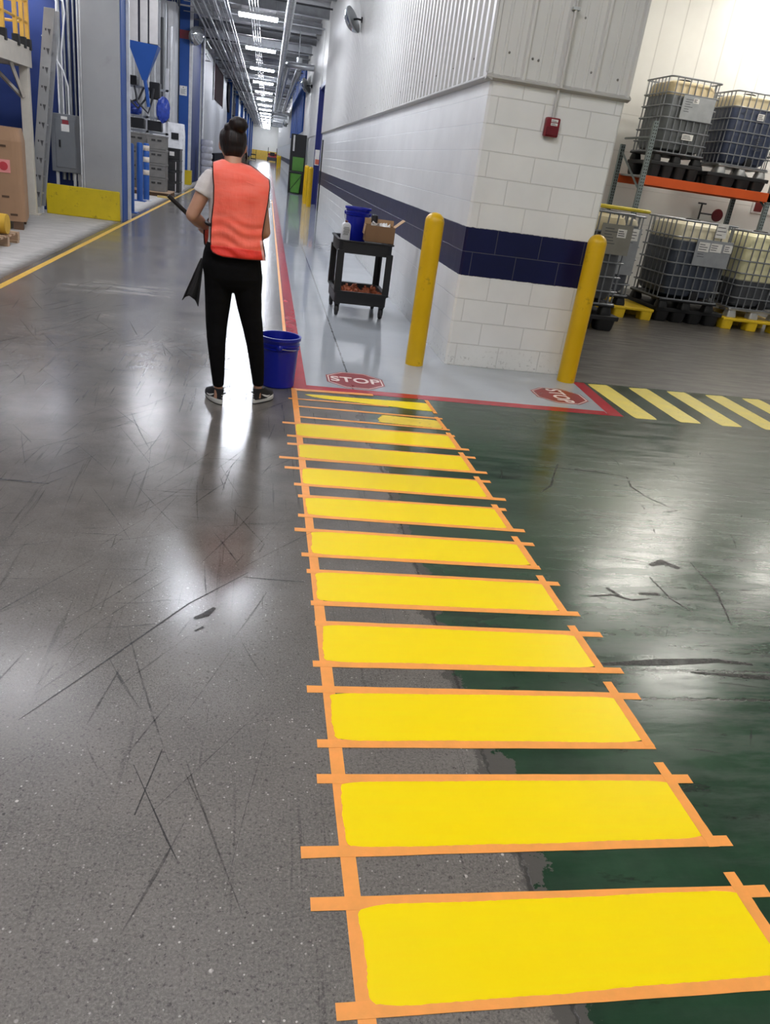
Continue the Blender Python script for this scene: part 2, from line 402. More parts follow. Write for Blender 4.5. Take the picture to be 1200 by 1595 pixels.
for k in range(16):
    y = LY0+k*LS
    lab = 'bright strip light, %s along the corridor ceiling from the viewer' % ORD[k]
    if k == 0: first = strip_light(lab, (LX, y, LZ), lamp_white); first['group'] = 'corridor strip lights'
    else: dup(first, (LX, y, LZ), lab)
for k, y in enumerate((LY0-LS, LY0-2*LS, LY0-3*LS, LY0-4*LS)):
    lab = 'strip light above the %s bay of the crossing, over the viewer' % ORD[k]
    if k < 2: dup(first, (LX, y, LZ), lab)
    else: strip_light(lab, (LX, y, LZ), lamp_near)['group'] = 'corridor strip lights'
fw = None
for k, (x, y, lab) in enumerate(((7.1, 9.4, 'strip light over the tote storage'), (11.5, 8.0, 'strip light at the far end of the tote storage'), (4.2, -3.0, 'added unseen strip light over the lane behind the viewer'), (1.1, 1.3, 'added unseen strip light over the crosswalk start above the viewer'), (4.8, 1.4, 'added unseen strip light over the green traffic lane'), (-3.4, -1.5, 'added unseen strip light over the concrete lane behind the viewer'), (9.5, 4.5, 'strip light over the far end of the dry crosswalk'), (9.2, 14.2, 'strip light above the rack end near the back wall'), (11.5, 13.2, 'strip light close to the white back wall'), (7.4, 12.4, 'strip light above the pallet rack'))):  # unseen lamps over lanes and crosswalk start are added to brighten the foreground
    if fw is None: fw = strip_light(lab, (x, y, 5.4), lamp_warm); fw['group'] = 'storage strip lights'
    else: dup(fw, (x, y, 5.4), lab)
for k, (x, y, lab) in enumerate(((-4.55, 16.1, 'strip light over the mezzanine'), (-5.2, 27.0, 'strip light deep in the machine bay'), (-3.1, 21.3, 'strip light at the mouth of the machine bay'), (-2.85, 8.3, 'strip light over the pallet apron'), (-6.5, 13.0, 'strip light behind the mezzanine'))):
    if k == 0: strip_light(lab, (x, y, 4.0), lamp_dim)['group'] = 'bay strip lights'
    else: strip_light(lab, (x, y, 5.5), lamp_near)['group'] = 'bay strip lights'
# ------------------------------------------------------------------ ceiling steel, pipes, conduits
steel = mat('grey_ceiling_steel', '9b9da0', .45, .1, var=.1)
dark_steel = mat('dark_pipe_paint', '3c3d40', .45, .2)
y = 22.6; k = 0
while y < 160:
    m = MB(); h, b = .34, .18
    m.prism([(-b/2, 0), (b/2, 0), (b/2, .025), (.012, .025), (.012, h-.025), (b/2, h-.025), (b/2, h), (-b/2, h), (-b/2, h-.025), (-.012, h-.025), (-.012, .025), (-b/2, .025)], -3.3, WX, 'yz')
    struct(m.build('trim_%d' % (20+k), steel, loc=(0, y, 5.78))); y += 3.55 if k < 14 else 7.1; k += 1
for k in range(26):
    y = 23.8+k*3.55
    if abs((y-LY0+LS/2) % LS-LS/2) < .4: y += .7
    c = MB().tube([(-3.2, 0, 0), (WX-.05, 0, 0)], .025, 6).build('cross_conduit', dark_steel if k % 3 == 1 else steel, loc=(0, y, 5.66+.08*(k % 2)))
    tag(c, 'thin pipe crossing the corridor ceiling from wall to wall', 'conduit', 'pipes across the corridor ceiling')
for k in range(10):
    x = -2.62+k*.125
    c = MB().tube([(0, 0, 0), (0, 140, 0)], .022 if k % 3 else .034, 8).build('overhead_conduit', galv if k % 2 else steel, loc=(x, 24, 5.55+.05*(k % 3)))
    tag(c, 'grey conduit running along the corridor ceiling above the blue columns', 'conduit', 'bundle of conduits over the left side')
for k in range(4):
    c = MB().tube([(0, 0, 0), (0, 140, 0)], .016, 6).build('lamp_conduit', galv, loc=(-.85+k*.09, 22, 5.74))
    tag(c, 'thin bright conduit running above the corridor strip lights', 'conduit', 'conduits over the strip lights')
def jacket_mat():
    t = NT('silver_pipe_jacket'); xyz = t.n('SeparateXYZ', None, Vector=t.P).outputs
    b = t.ma('LESS_THAN', t.ma('FRACT', t.ma('DIVIDE', xyz[1], .9)), .07)
    c = t.mix(t.mr(t.noise(4, 4), .3, .7), lin('b9bcbf'), lin('d9dbdd')); t.bump(b, .5, .01)
    return t.set(t.mix(t.ma('MULTIPLY', b, .6), c, lin('6d6f72')), .3, .55)
jack = jacket_mat()
p = MB().tube([(0, 0, 0), (0, 58, 0)], .11, 14).build('insulated_pipe', jack, loc=(.36, 20, 5.0), smooth=True)
tag(p, 'long silver insulated pipe nearest the corridor strip lights', 'pipe')
p = MB().tube([(1.1, 0, 0), (.2, 0, 0), (.06, .06, 0), (0, .2, 0), (0, 41, 0)], .12, 14).build('insulated_pipe', jack, loc=(.62, 37, 5.0), smooth=True)
tag(p, 'silver insulated pipe that elbows into the cladding', 'pipe')
p = MB().tube([(0, 0, .5), (0, 0, .15), (0, .15, 0), (0, 39, 0)], .13, 14).build('insulated_pipe', jack, loc=(1.12, 39, 5.0), smooth=True)
tag(p, 'thick silver pipe closest to the corrugated wall', 'pipe')
for k in range(6):
    c = MB().tube([(0, 0, 0), (1.39, 0, 0)], .14, 10).build('duct_elbow', jack, loc=(.35, 79.5+k*7, 4.9-.02*k), smooth=True)
    tag(c, 'stub of silver duct crossing to the wall far down the corridor', 'duct', 'far silver ducts')
for k, (x, y) in enumerate(((.93, 33.2), (.5, 45), (1.12, 52))):
    c = MB().tube([(0, 0, 0), (0, 0, CEIL-4.75)], .02, 6).build('pipe_hanger', galv, loc=(x, y, 4.75)); tag(c, 'vertical rod holding the silver pipes below the deck', 'pipe hanger', 'pipe hangers')
# ------------------------------------------------------------------ floor paint and tape
yel = NT('fresh_yellow_paint')
c = yel.mix(yel.mr(yel.noise(1, 4, .6, yel.mapp((0, 0, 0), (0, 0, 0), (3, 40, 1))), .35, .65), lin('fcdc00'), lin('fbdf00'))
yel.bump(yel.noise(1, 4, .65, yel.mapp((0, 0, 0), (0, 0, 0), (9, 60, 1))), .07, .004)
yel = yel.set(c, yel.mr(yel.noise(6, 3), .3, .7, .30, .34), Specular_IOR_Level=.28)
oldyel = mat('worn_yellow_paint', 'e8c93c', .4, var=.1, scale=9, dirt='5b5436', dirt_amt=.8)
def tape_mat():
    t = NT('orange_masking_tape'); n = t.noise(14, 4, .6)
    t.bump(t.noise(1, 3, .6, t.mapp((0, 0, 0), (0, 0, 0), (50, 50, 1))), .25, .003)
    return t.set(t.mix(t.mr(n, .35, .7), lin('fba24a'), lin('ec9c46')), .5)
tape = tape_mat()
redm = mat('red_floor_paint', 'b01f2f', .2, var=.12, scale=5, dirt='7c2028', dirt_amt=.4)
def strip(name, a, b, wd, z, m, label, cat, group=None, h=.0006):
    a, b = Vector((*a, 0)), Vector((*b, 0)); d = b-a; L = d.length; ang = math.atan2(d.y, d.x); n = 14
    mb = MB(); top = []; bot = []
    for i in range(n+1):
        x = L*i/n; top.append((x, wd/2+R.uniform(-.0008, .0008))); bot.append((x, -wd/2+R.uniform(-.0008, .0008)))
    mb.prism(bot+top[::-1], 0, h)
    return tag(mb.build(name, m, loc=(a.x, a.y, z), rot=(0, 0, ang)), label, cat, group)
def paint_poly(name, corners, m, label, cat, z=.0004, amp=(.004, .004, .004, .004), h=.0011, N=90):
    rr = random.Random(hash(label) % 1000 if False else len(label)*37+int(corners[0][1]*100))
    cx = sum(c[0] for c in corners)/4; cy = sum(c[1] for c in corners)/4; poly = []
    for k in range(4):
        a = Vector(corners[k]); b = Vector(corners[(k+1) % 4]); n = N if k % 2 == 0 else N//3
        d = (b-a); nr = Vector((d.y, -d.x)).normalized(); ph = rr.uniform(0, 6)
        for i in range(n):
            t = i/n; e = min(1, 14*min(t, 1-t))
            o = amp[k]*(.35*math.sin(ph+t*7)+.2*math.sin(ph*2+t*19)+.28*rr.uniform(-1, 1))
            rc = -.007+.010*(1-e)**2                  # rounded corners
            q = a+d*t+nr*(o*e+rc); poly.append((q.x-cx, q.y-cy))
    poly = poly[::-1]
    return tag(MB().prism(poly, 0, h).build(name, m, loc=(cx, cy, z)), label, cat)
S = [[(.318, 1.208), (1.313, 1.214), (1.293, 1.001), (.323, .982)], [(.308, 1.604), (1.316, 1.600), (1.307, 1.395), (.309, 1.388)], [(.307, 1.998), (1.315, 1.998), (1.313, 1.783), (.31, 1.786)],
     [(.31, 2.401), (1.313, 2.382), (1.304, 2.182), (.303, 2.183)], [(.307, 2.801), (1.305, 2.783), (1.3, 2.57), (.304, 2.583)], [(.308, 3.186), (1.299, 3.163), (1.301, 2.963), (.302, 2.977)],
     [(.298, 3.575), (1.312, 3.574), (1.297, 3.349), (.299, 3.382)], [(.298, 3.976), (1.312, 3.967), (1.302, 3.742), (.293, 3.768)], [(.295, 4.367), (1.307, 4.359), (1.304, 4.132), (.29, 4.16)], [(.288, 4.759), (1.304, 4.746), (1.306, 4.52), (.288, 4.54)]]
T = [[(.2, 1.224), (1.405, 1.216), (.24, .972), (1.42, .981)], [(.238, 1.623), (1.398, 1.614), (.183, 1.372), (1.391, 1.379)], [(.228, 2.023), (1.415, 2.011), (.247, 1.766), (1.348, 1.762)], [(.276, 2.416), (1.433, 2.397), (.255, 2.163), (1.417, 2.160)],
     [(.263, 2.813), (1.397, 2.795), (.268, 2.560), (1.396, 2.548)], [(.224, 3.205), (1.404, 3.177), (.247, 2.960), (1.355, 2.940)], [(.254, 3.597), (1.379, 3.58), (.246, 3.363), (1.404, 3.328)], [(.192, 3.981), (1.397, 3.97), (.238, 3.75), (1.417, 3.719)],
     [(.216, 4.372), (1.404, 4.362), (.164, 4.135), (1.414, 4.111)], [(.193, 4.769), (1.36, 4.762), (.218, 4.52), (1.398, 4.504)]]
t0 = strip('masking_tape', (.293, 5.60), (.303, .86), .040, .0004, tape, 'long orange tape strip down the bare concrete side of the yellow stripes', 'tape')
for k in range(10):
    nm = 'nearest the viewer' if k == 0 else '%s from the viewer' % ORD[k]
    q4 = S[k]; q4 = [q4[0], (1.318, q4[1][1]), (1.316, q4[2][1]), q4[3]]
    paint_poly('yellow_stripe', q4, yel, 'wet yellow crosswalk stripe %s' % nm, 'painted stripe', .0006, (.003, .006, .004, .006))
    q = T[k]; z = .0010
    strip('masking_tape', q[0], q[1], .036, z, tape, 'orange tape along the far edge of the yellow stripe %s' % nm, 'tape')
    strip('masking_tape', q[2], q[3], .036, z, tape, 'orange tape along the near edge of the yellow stripe %s' % nm, 'tape')
    yt = q[1][1]; yb = q[3][1]
    strip('masking_tape', (1.325, yt+.06+.01*(k % 3)), (1.332, yb-(.005 if k > 1 else .02)), .034, .0015, tape, 'short orange tape closing the green side of the yellow stripe %s' % nm, 'tape')
paint_poly('yellow_stripe', [(.37, 5.46), (1.312, 5.49), (1.312, 5.30), (.45, 5.405)], yel, 'wedge-shaped yellow stripe touching the red line', 'painted stripe', .0006, (.004, .004, .006, .002))
paint_poly('yellow_stripe', [(.90, 5.10), (1.30, 5.075), (1.30, 4.91), (.86, 4.945)], oldyel, 'worn dirty yellow patch between the last two stripes', 'painted stripe', .0006, (.006, .004, .008, .02))
strip('masking_tape', (.30, 5.15), (1.352, 5.133), .03, .001, tape, 'orange tape along the far side of the worn yellow patch', 'tape')
strip('masking_tape', (.299, 4.915), (1.353, 4.889), .03, .001, tape, 'orange tape along the near side of the worn yellow patch', 'tape')
strip('masking_tape', (.245, 5.323), (.982, 5.328), .026, .0018, tape, 'orange tape under the wedge-shaped yellow stripe', 'tape')
strip('masking_tape', (.30, 5.575), (.90, 5.605), .03, .0018, tape, 'orange tape beside the red line at the crosswalk end', 'tape')
strip('masking_tape', (.30, 5.545), (.90, 5.575), .018, .0024, tape, 'second narrow orange tape beside the red line', 'tape')
strip('masking_tape', (1.315, 5.574), (1.324, 5.246), .03, .0024, tape, 'short orange tape closing the wedge-shaped stripe', 'tape')
strip('masking_tape', (1.31, 5.16), (1.324, 4.87), .03, .0024, tape, 'short orange tape closing the worn yellow patch', 'tape')
strip('masking_tape', (.262, 5.72), (.235, 30), .03, .0008, tape, 'long pale orange tape running along the red line down the corridor', 'tape')
tag(strip('red_line', (.337, 5.6), (.322, 80), .112, .0003, redm, 'wet red floor line running down the corridor', 'floor line'), 'wet red floor line running down the corridor', 'floor line')
strip('red_line', (.39, 5.655), (2.86, 5.655), .115, .0003, redm, 'red floor line across the front of the grey corner zone', 'floor line')
m = MB(); m.prism([(2.86, 5.6), (2.985, 5.6), (3.045, 6.63), (2.93, 6.63)], 0, .0008)
tag(m.build('red_line', redm, loc=(0, 0, .0004)), 'red floor line beside the right bollard, ending at the dark floor', 'floor line')
ry = None
for k, (x, x2) in enumerate(((3.075, 3.085), (3.49, 3.485), (3.884, 3.869), (4.29, 4.275), (4.688, 4.67), (5.09, 5.07), (5.49, 5.47))):
    paint_poly('yellow_stripe', [(x, 6.60), (x+.2, 6.62), (x2+.195, 5.60), (x2, 5.59)], mat('faded_yellow_paint', 'ecd75a', .35, var=.08, scale=7, dirt='8a7f46', dirt_amt=.5 if k else .8),
               'dry faded yellow stripe on the green floor, %s from the red line' % ORD[k], 'painted stripe', .0004, (.002,)*4)
oy = mat('lane_yellow_paint', 'd6a93a', .45, var=.15, scale=8, dirt='6f5a2a', dirt_amt=.6)
strip('yellow_line', (-2.60, .5), (-2.615, 160), .075, .0003, oy, 'yellow lane line along the machine bays', 'floor line')
# STOP markers
sign_red = mat('stop_marker_red', '8f2026', .3, var=.1, scale=7); sign_white = mat('stop_marker_white', 'e8d9d2', .4, var=.05)
sign_black = mat('stop_marker_edge', '4a2024', .4)
def stop_marker(label, loc, rz):
    t = thing('stop_marker', label, 'floor sign', loc, rz)
    def octa(r, z0, z1, m, nm): MB().prism([(r*math.cos(PI/8+i*PI/4)/math.cos(PI/8), r*math.sin(PI/8+i*PI/4)/math.cos(PI/8)) for i in range(8)], z0, z1).build(nm, m, t)
    octa(.235, 0, .0006, sign_red, 'backing'); octa(.222, .0006, .0010, sign_white, 'white_border'); octa(.212, .0010, .0014, sign_red, 'red_face')
    text_mesh('STOP', .20, 'lettering', sign_white, t, (0, -.005, .0020), (0, 0, 0), .82, 1.05, .004)
    return t
stop_marker('red octagonal STOP floor marker in front of the left bollard', (.80, 5.975, .0006), 0)
stop_marker('red octagonal STOP floor marker at the foot of the right bollard', (2.60, 6.08, .0006), -PI/2)
# black scuffs and skid marks
m = MB(); rr = random.Random(5)
def scuff(pts, wd):
    pts = [Vector((*p, 0)) for p in pts]; n = len(pts); L = []; Rr = []
    for i, p in enumerate(pts):
        d = (pts[min(i+1, n-1)]-pts[max(i-1, 0)]).normalized(); nn = Vector((-d.y, d.x, 0)); e = wd*(.25+.75*math.sin(PI*(i+.3)/(n-.4)))*rr.uniform(.6, 1.2)/2
        L.append(p+nn*e); Rr.append(p-nn*e)
    z = .0009+.00001*(len(m.v) % 40)
    m.add([(v.x, v.y, z) for v in L+Rr], [(i, i+1, n+i+1, n+i) for i in range(n-1)])
def arc(x, y, a, L, cv, wd, n=9):
    pts = []
    for i in range(n):
        pts.append((x, y)); x += math.cos(a)*L/n; y += math.sin(a)*L/n; a += cv/n
    scuff(pts, wd)
for _ in range(330):     # concrete side, mostly sweeping diagonally
    x = rr.uniform(-2.4, .1); y = rr.uniform(1.0, 7) if x > -1.4 else rr.uniform(2.2, 9)
    arc(x, y, rr.choice((1.05, 1.15, 1.3, .95, 2.0, 1.6))+rr.uniform(-.15, .15), rr.uniform(.1, .8), rr.uniform(-.12, .12), rr.uniform(.003, .009))
for _ in range(60): arc(rr.uniform(-2, 0), rr.uniform(2, 6.5), rr.uniform(-.2, .3), rr.uniform(.1, .4), rr.uniform(-.5, .5), rr.uniform(.003, .010))
for _ in range(170):
    x = rr.uniform(1.45, 4.6); y = rr.uniform(1.2, 5.5)
    arc(x, y, rr.choice((.0, .1, -.15, 2.9, 1.2))+rr.uniform(-.25, .25), rr.uniform(.04, .22), rr.uniform(-.6, .6), rr.uniform(.003, .012))
m_small = m; m = MB()
# the larger marks one can point at
scuff([(1.66, 4.28), (1.9, 4.3), (2.2, 4.27), (2.38, 4.22), (2.33, 4.05), (2.36, 3.9), (2.47, 3.72), (2.38, 3.69)], .016)
scuff([(1.68, 3.87), (1.78, 3.98), (1.88, 4.2), (1.96, 4.36)], .014)
scuff([(-.62, 1.86), (-.4, 2.2), (-.2, 2.52), (.02, 2.78)], .007)
scuff([(.0, 2.74), (.1, 2.73), (.25, 2.72)], .008); scuff([(-.17, 2.42), (-.13, 2.45), (-.10, 2.5)], .03); scuff([(-.16, 2.34), (-.13, 2.37)], .022)
scuff([(-.27, 1.68), (-.21, 1.55), (-.15, 1.42), (-.12, 1.36)], .005); scuff([(-.2, 1.74), (-.24, 1.5)], .006)
scuff([(1.5, 2.7), (1.62, 2.72), (1.7, 2.68), (1.8, 2.7)], .018); scuff([(1.62, 2.78), (1.66, 2.7)], .03); scuff([(1.76, 2.74), (1.86, 2.74)], .035)
scuff([(1.95, 3.02), (2.04, 3.06), (2.1, 3.0)], .05); scuff([(1.89, 2.9), (1.9, 2.7), (1.95, 2.6)], .012); scuff([(2.2, 3.1), (2.18, 2.8), (2.08, 2.5)], .012)
scuff([(1.35, 2.2), (1.6, 2.22), (1.85, 2.24), (2.0, 2.22)], .04); scuff([(1.7, 2.16), (1.95, 2.14), (2.2, 2.12)], .03)
scuff([(-1.55, 3.62), (-1.2, 3.58), (-.95, 3.56)], .02)
def scuff_mat(nm, lo, hi):
    t = NT(nm); n = t.noise(25, 4, .7); t.put(t.b.inputs['Alpha'], t.mr(n, .35, .65, lo, hi)); return t.set(lin('211e1c'), .45)
tag(m_small.build('scuff_marks', scuff_mat('black_rubber_scuff', .08, .6)), 'black rubber scuffs and skid lines scattered over the floor', 'floor marks', None, 'stuff')
tag(m.build('skid_marks', scuff_mat('black_skid_line', .55, .95)), 'larger black scrapes and cracks on the green lane and the concrete', 'floor marks', None, 'stuff')
# ------------------------------------------------------------------ bollards
byel = mat('bollard_yellow', 'd8ac00', .36, var=.06, scale=3, dirt='5a4a10', dirt_amt=.75)
black_m = mat('black_plastic', '121214', .5, var=.15, scale=14, bump=.05)
def bollard(label, loc, h=1.305, r=.082):
    m = MB(); prof = [(r, 0), (r, h-r*.95)]+[(r*math.cos(PI/2*k/8)+.0005, h-r*.95+r*.95*math.sin(PI/2*k/8)) for k in range(1, 9)]
    m.lathe(prof, 32)
    return tag(m.build('bollard', byel, loc=loc, smooth=True), label, 'bollard')
bollard('yellow bollard in front of the navy stripe, beside the black cart', (1.425, 6.74, 0))
bollard('yellow bollard at the outer corner of the white block, by the totes', (2.865, 6.64, 0))
bollard('yellow bollard nearest the open doorway', (1.50, 28.9, 0), 1.3, .085)
bollard('yellow bollard behind the one at the open doorway', (1.45, 30.4, 0), 1.3, .085)
bollard('yellow bollard just before the dark green-fronted bins', (1.50, 32.2, 0), 1.3, .085)
for k, (x, y) in enumerate(((1.1, 93), (1.45, 101), (1.3, 112))):
    bollard('yellow bollard far down the corridor, %s of three' % ORD[k], (x, y, 0), 1.3, .12)
# ------------------------------------------------------------------ fire alarm and its conduit
alred = mat('alarm_red', '7d1020', .35, var=.05); white_lab = mat('white_sticker', 'e6e4e0', .5)
ax, ay = 2.315, CY
al = thing('alarm_box', 'dark red fire alarm box on the white block front', 'fire alarm', (ax, ay, 2.0))
MB().box(-.062, .062, -.055, .0, 0, .145).build('case', alred, al, bevel=.012)
MB().box(-.05, .05, -.064, -.05, .012, .075).build('pull_panel', mat('alarm_red_dark', '6a0d1b', .3), al, bevel=.004)
for z, n in ((.085, 3), (.112, 2)):
    s = MB().box(-.02, .038, -.058, -.054, z, z+.02).build('sticker', white_lab, al)
    q = MB()
    for k in range(n): q.box(-.016, .03-.008*k, -.0588, -.058, z+.004+k*.005, z+.006+k*.005)
    q.build('print', mat('grey_print', '66625f', .6), s)
cpaint = mat('conduit_paint', 'c6c4bf', .4, var=.05)
cm = MB(); cm.tube([(0, -.022, .145), (0, -.022, .36)], .014, 10)
cd = cm.build('alarm_conduit', cpaint, loc=(ax, ay, 2.0), smooth=True); tag(cd, 'thin painted conduit running up from the fire alarm box', 'conduit')
MB().tube([(0, -.07, .36), (0, -.07, 4.2)], .014, 10).build('upper_run', cpaint, cd, smooth=True)
MB().tube([(0, -.022, .35), (0, -.03, .38), (0, -.065, .40), (0, -.07, .44)], .014, 10).build('offset_bend', cpaint, cd, smooth=True)
for z in (.9, 1.6, 2.4): MB().box(-.03, .03, -.09, -.02, z, z+.02).build('strap', galv, cd)
# ------------------------------------------------------------------ convex mirrors
mirror_m = mat('mirror_dome', 'c8ccd0', .08, .9, var=.02)
def mirror(label, loc, rz, tilt=.45, sc=1):
    t = thing('convex_mirror', label, 'mirror', loc, rz); t.scale = (sc,)*3
    m = MB(); m.lathe([(.30, 0), (.292, .05), (.26, .10), (.20, .145), (.12, .175), (.02, .188)], 28, Matrix.Rotation(tilt, 4, 'X') @ Matrix.Rotation(PI/2, 4, 'X'))
    m.build('dome', mirror_m, t, smooth=True)
    m = MB(); m.lathe([(.31, -.02), (.315, .0), (.305, .02), (.29, .01), (.29, -.02)], 28, Matrix.Rotation(tilt, 4, 'X') @ Matrix.Rotation(PI/2, 4, 'X')); m.build('rim', galv, t, smooth=True)
    MB().tube([(0, .0, 0), (0, .12, .02), (0, .25, .0)], .022, 8).build('bracket', black_m, t)
    MB().box(-.06, .06, .24, .262, -.06, .06).build('mount_plate', black_m, t)
    return t
mirror('dome mirror high on the corrugated cladding near the block corner', (WX-.215, 17.9, 4.2), -PI/2-.5, .45, .8)
mirror('dome mirror on the cladding past the open doorway', (WX-.29, 37.4, 4.35), -PI/2-.5)
mirror('small dome mirror far down the corridor wall', (WX-.29, 82, 4.2), -PI/2-.5)
mirror('dome mirror on the blue column with the red band', (-2.82, 33.0, 5.05), .7, .3)
# ------------------------------------------------------------------ utility cart
cx0, cx1, cy0, cy1 = .80, 1.43, 8.70, 9.48
W2, D2 = (cx1-cx0)/2, (cy1-cy0)/2
ct = thing('utility_cart', 'black two-shelf utility cart against the white block wall', 'cart', ((cx0+cx1)/2, (cy0+cy1)/2, 0), .02)
def rrect(w, d, r, n=5):
    return [(sx*(w-r)+r*math.cos(a0+PI/2*k/n), sy*(d-r)+r*math.sin(a0+PI/2*k/n)) for sx, sy, a0 in ((1, 1, 0), (-1, 1, PI/2), (-1, -1, PI), (1, -1, 3*PI/2)) for k in range(n+1)]
def tray(z0, z1, lip):
    m = MB(); r = []
    for w_, z in ((.0, z0), (.012, z0), (.012, z1-lip*.4), (.03, z1-.012), (.03, z1), (.0, z1), (-.012, z1-.006), (-.022, z1-lip)):
        r.append([(x, y, z) for x, y in rrect(W2-.03+w_-(.02 if z == z0 and w_ == 0 else 0), D2-.03+w_, .05)])
    m.rings(r); return m
tray(.69, .825, .045).build('top_tray', black_m, ct, smooth=True)
tray(.145, .285, .11).build('bottom_tray', black_m, ct, smooth=True)
for sx in (-1, 1):
    for sy in (-1, 1):
        m = MB(); a, b = .075, .05
        x1, y1 = sx*(W2-.005), sy*(D2-.005)
        m.prism([(x1, y1), (x1-sx*a, y1), (x1-sx*a, y1-sy*.02), (x1-sx*.02, y1-sy*.02), (x1-sx*.02, y1-sy*b*1.4), (x1, y1-sy*b*1.4)], .26, .72)
        m.build('leg', black_m, ct, bevel=.004)
        c = MB(); px, py = sx*(W2-.06), sy*(D2-.08)
        c.box(px-.03, px+.03, py-.03, py+.03, .125, .15); c.box(px-.026, px-.02, py-.02, py+.03, .05, .13); c.box(px+.02, px+.026, py-.02, py+.03, .05, .13)
        co = c.build('caster', mat('caster_steel', '3a3b3d', .4, .5), ct)
        MB().lathe([(.02, -.019), (.055, -.018), (.062, -.01), (.062, .01), (.055, .018), (.02, .019)], 20, Matrix.Translation((px, py+.015, .062)) @ Matrix.Rotation(PI/2, 4, 'Y')).build('wheel', mat('caster_rubber', '2a2a2b', .6), co, smooth=True)
TZ = .782
# ------------------------------------------------------------------ buckets
bblue = mat('bucket_blue', '0a1c9a', .32, var=.08, scale=4); bwire = mat('bucket_bail_wire', 'b9bcc2', .3, .7)
def bucket(label, loc, rt, rb, h, bail, rz=0):
    t = thing('bucket', label, 'bucket', loc, rz)
    f = lambda z: rb+(rt-rb)*z/h
    m = MB(); pr = [(rb*.2, 0), (rb-.008, 0), (rb, .008), (f(h*.74), h*.74)]
    for z in (.76, .84): pr += [(f(h*z)+.008, h*z), (f(h*z)+.010, h*(z+.015)), (f(h*(z+.02)), h*(z+.03))]
    pr += [(f(h*.93), h*.93), (f(h)+.012, h*.94), (f(h)+.013, h), (f(h)-.002, h), (f(h)-.006, h*.95), (rb-.008, .01), (rb*.2, .008)]
    m.lathe(pr, 36); m.build('shell', bblue, t, smooth=True)
    m = MB(); R0 = f(h*.8)+.016; pts = []
    for k in range(17):
        a = PI*k/16; pts.append((R0*math.cos(a), -R0*math.sin(a)*(.62 if bail else .9), h*.82-math.sin(a)*(.15 if bail else .02)))
    m.tube(pts, .0035 if not bail else .005, 6)
    m.build('bail_handle', bwire, t)
    for s in (-1, 1): MB().ell((s*(f(h*.8)+.010), 0, h*.82), (.012, .022, .022)).build('handle_ear', bblue, t, smooth=True)
    return t
bucket('blue pail standing on the floor by the right shoe of the person', (.165, 5.665, 0), .145, .128, .375, False, PI/2)
bucket('blue pail standing on the cart top', (1.045, 9.20, TZ), .138, .115, .365, True, -.25)
# ------------------------------------------------------------------ box, canister, can on the cart; tape wads below
card = mat('corrugated_cardboard', '8c6a49', .75, var=.08, scale=5)
card_in = mat('cardboard_inside', 'b6926c', .8, var=.06)
bx = thing('cardboard_box', 'open brown cardboard box on the cart top', 'box', (1.275, 8.93, .827), -.03)
m = MB(); w_, d_, h_ = .165, .10, .172; t_ = .004
m.box(-w_, w_, -d_, d_, 0, t_); m.box(-w_, w_, -d_, -d_+t_, 0, h_); m.box(-w_, w_, d_-t_, d_, 0, h_); m.box(-w_, -w_+t_, -d_, d_, 0, h_); m.box(w_-t_, w_, -d_, d_, 0, h_)
m.build('carton', card, bx)
def flap(pts, nm='flap'): 
    m = MB(); m.add(pts, [(0, 1, 2, 3)]); m.build(nm, card_in, bx, solid=.004)
flap([(w_, -d_, h_), (w_, d_, h_), (w_+.10, d_, h_+.085), (w_+.10, -d_, h_+.085)])
flap([(-w_, d_, h_), (w_, d_, h_), (w_, d_+.008, h_+.06), (-w_, d_+.008, h_+.06)])
flap([(-w_, -d_, h_), (-w_, d_, h_), (-w_-.012, d_, h_-.10), (-w_-.012, -d_, h_-.10)])
s = MB().box(-w_-.0175, -w_-.0165, -.05, -.03, h_-.09, h_-.06).build('printed_mark', mat('carton_print', '3c3029', .7), bx)
p = MB(); 
for k in range(7): p.rings([[(-.12+.035*k+(.05 if k == 0 else 0)+.012*math.cos(a), .02+.05*math.cos(a+k), h_-.03+.05*math.sin(a)*(1.2 if k == 1 else .7)+.02*(k % 2)) for a in (0, 1.2, 2.4, 3.6, 4.8)], [(-.09+.035*k+.014*math.cos(a), .03+.06*math.cos(a+k), h_-.015+.05*math.sin(a)) for a in (0, 1.2, 2.4, 3.6, 4.8)]])
tag(p.build('packing_paper', white_lab, loc=(1.275, 8.93, .827), smooth=True), 'crumpled white paper sticking out of the cardboard box', 'paper')
sc_ = thing('spray_can', 'black-capped can standing in the cardboard box', 'can', (1.21, 8.95, .832))
MB().lathe([(.03, 0), (.033, .01), (.033, .17), (.026, .19), (.02, .2)], 20).build('can_body', mat('can_white', 'd9d6cf', .3, .2), sc_, smooth=True)
MB().lathe([(.036, .19), (.037, .24), (.033, .265), (.015, .275)], 20).build('cap', black_m, sc_, smooth=True)
cn = thing('paint_canister', 'white square canister with a printed label on the cart top', 'canister', (.905, 8.98, TZ), .12)
MB().loft([(0, 0, 0, .045, .03), (0, 0, .015, .05, .034), (0, 0, .175, .05, .034), (0, 0, .195, .04, .028), (0, 0, .205, .02, .02)], 24, 5).build('can_body', mat('canister_white', 'dcdcdc', .35), cn, smooth=True)
m = MB()
for k in range(8): m.box(-.038+R.uniform(0, .01), .038-R.uniform(0, .02), -.0352, -.0345, .075+k*.011, .080+k*.011)
m.build('label_print', mat('grey_print', '66625f', .6), cn)
MB().lathe([(.016, .2), (.016, .225), (.004, .227)], 16).build('cap', mat('brown_cap', '6d4238', .5), cn, smooth=True)
wad_m = mat('crumpled_orange_tape', 'b2603c', .6, var=.35, scale=30)
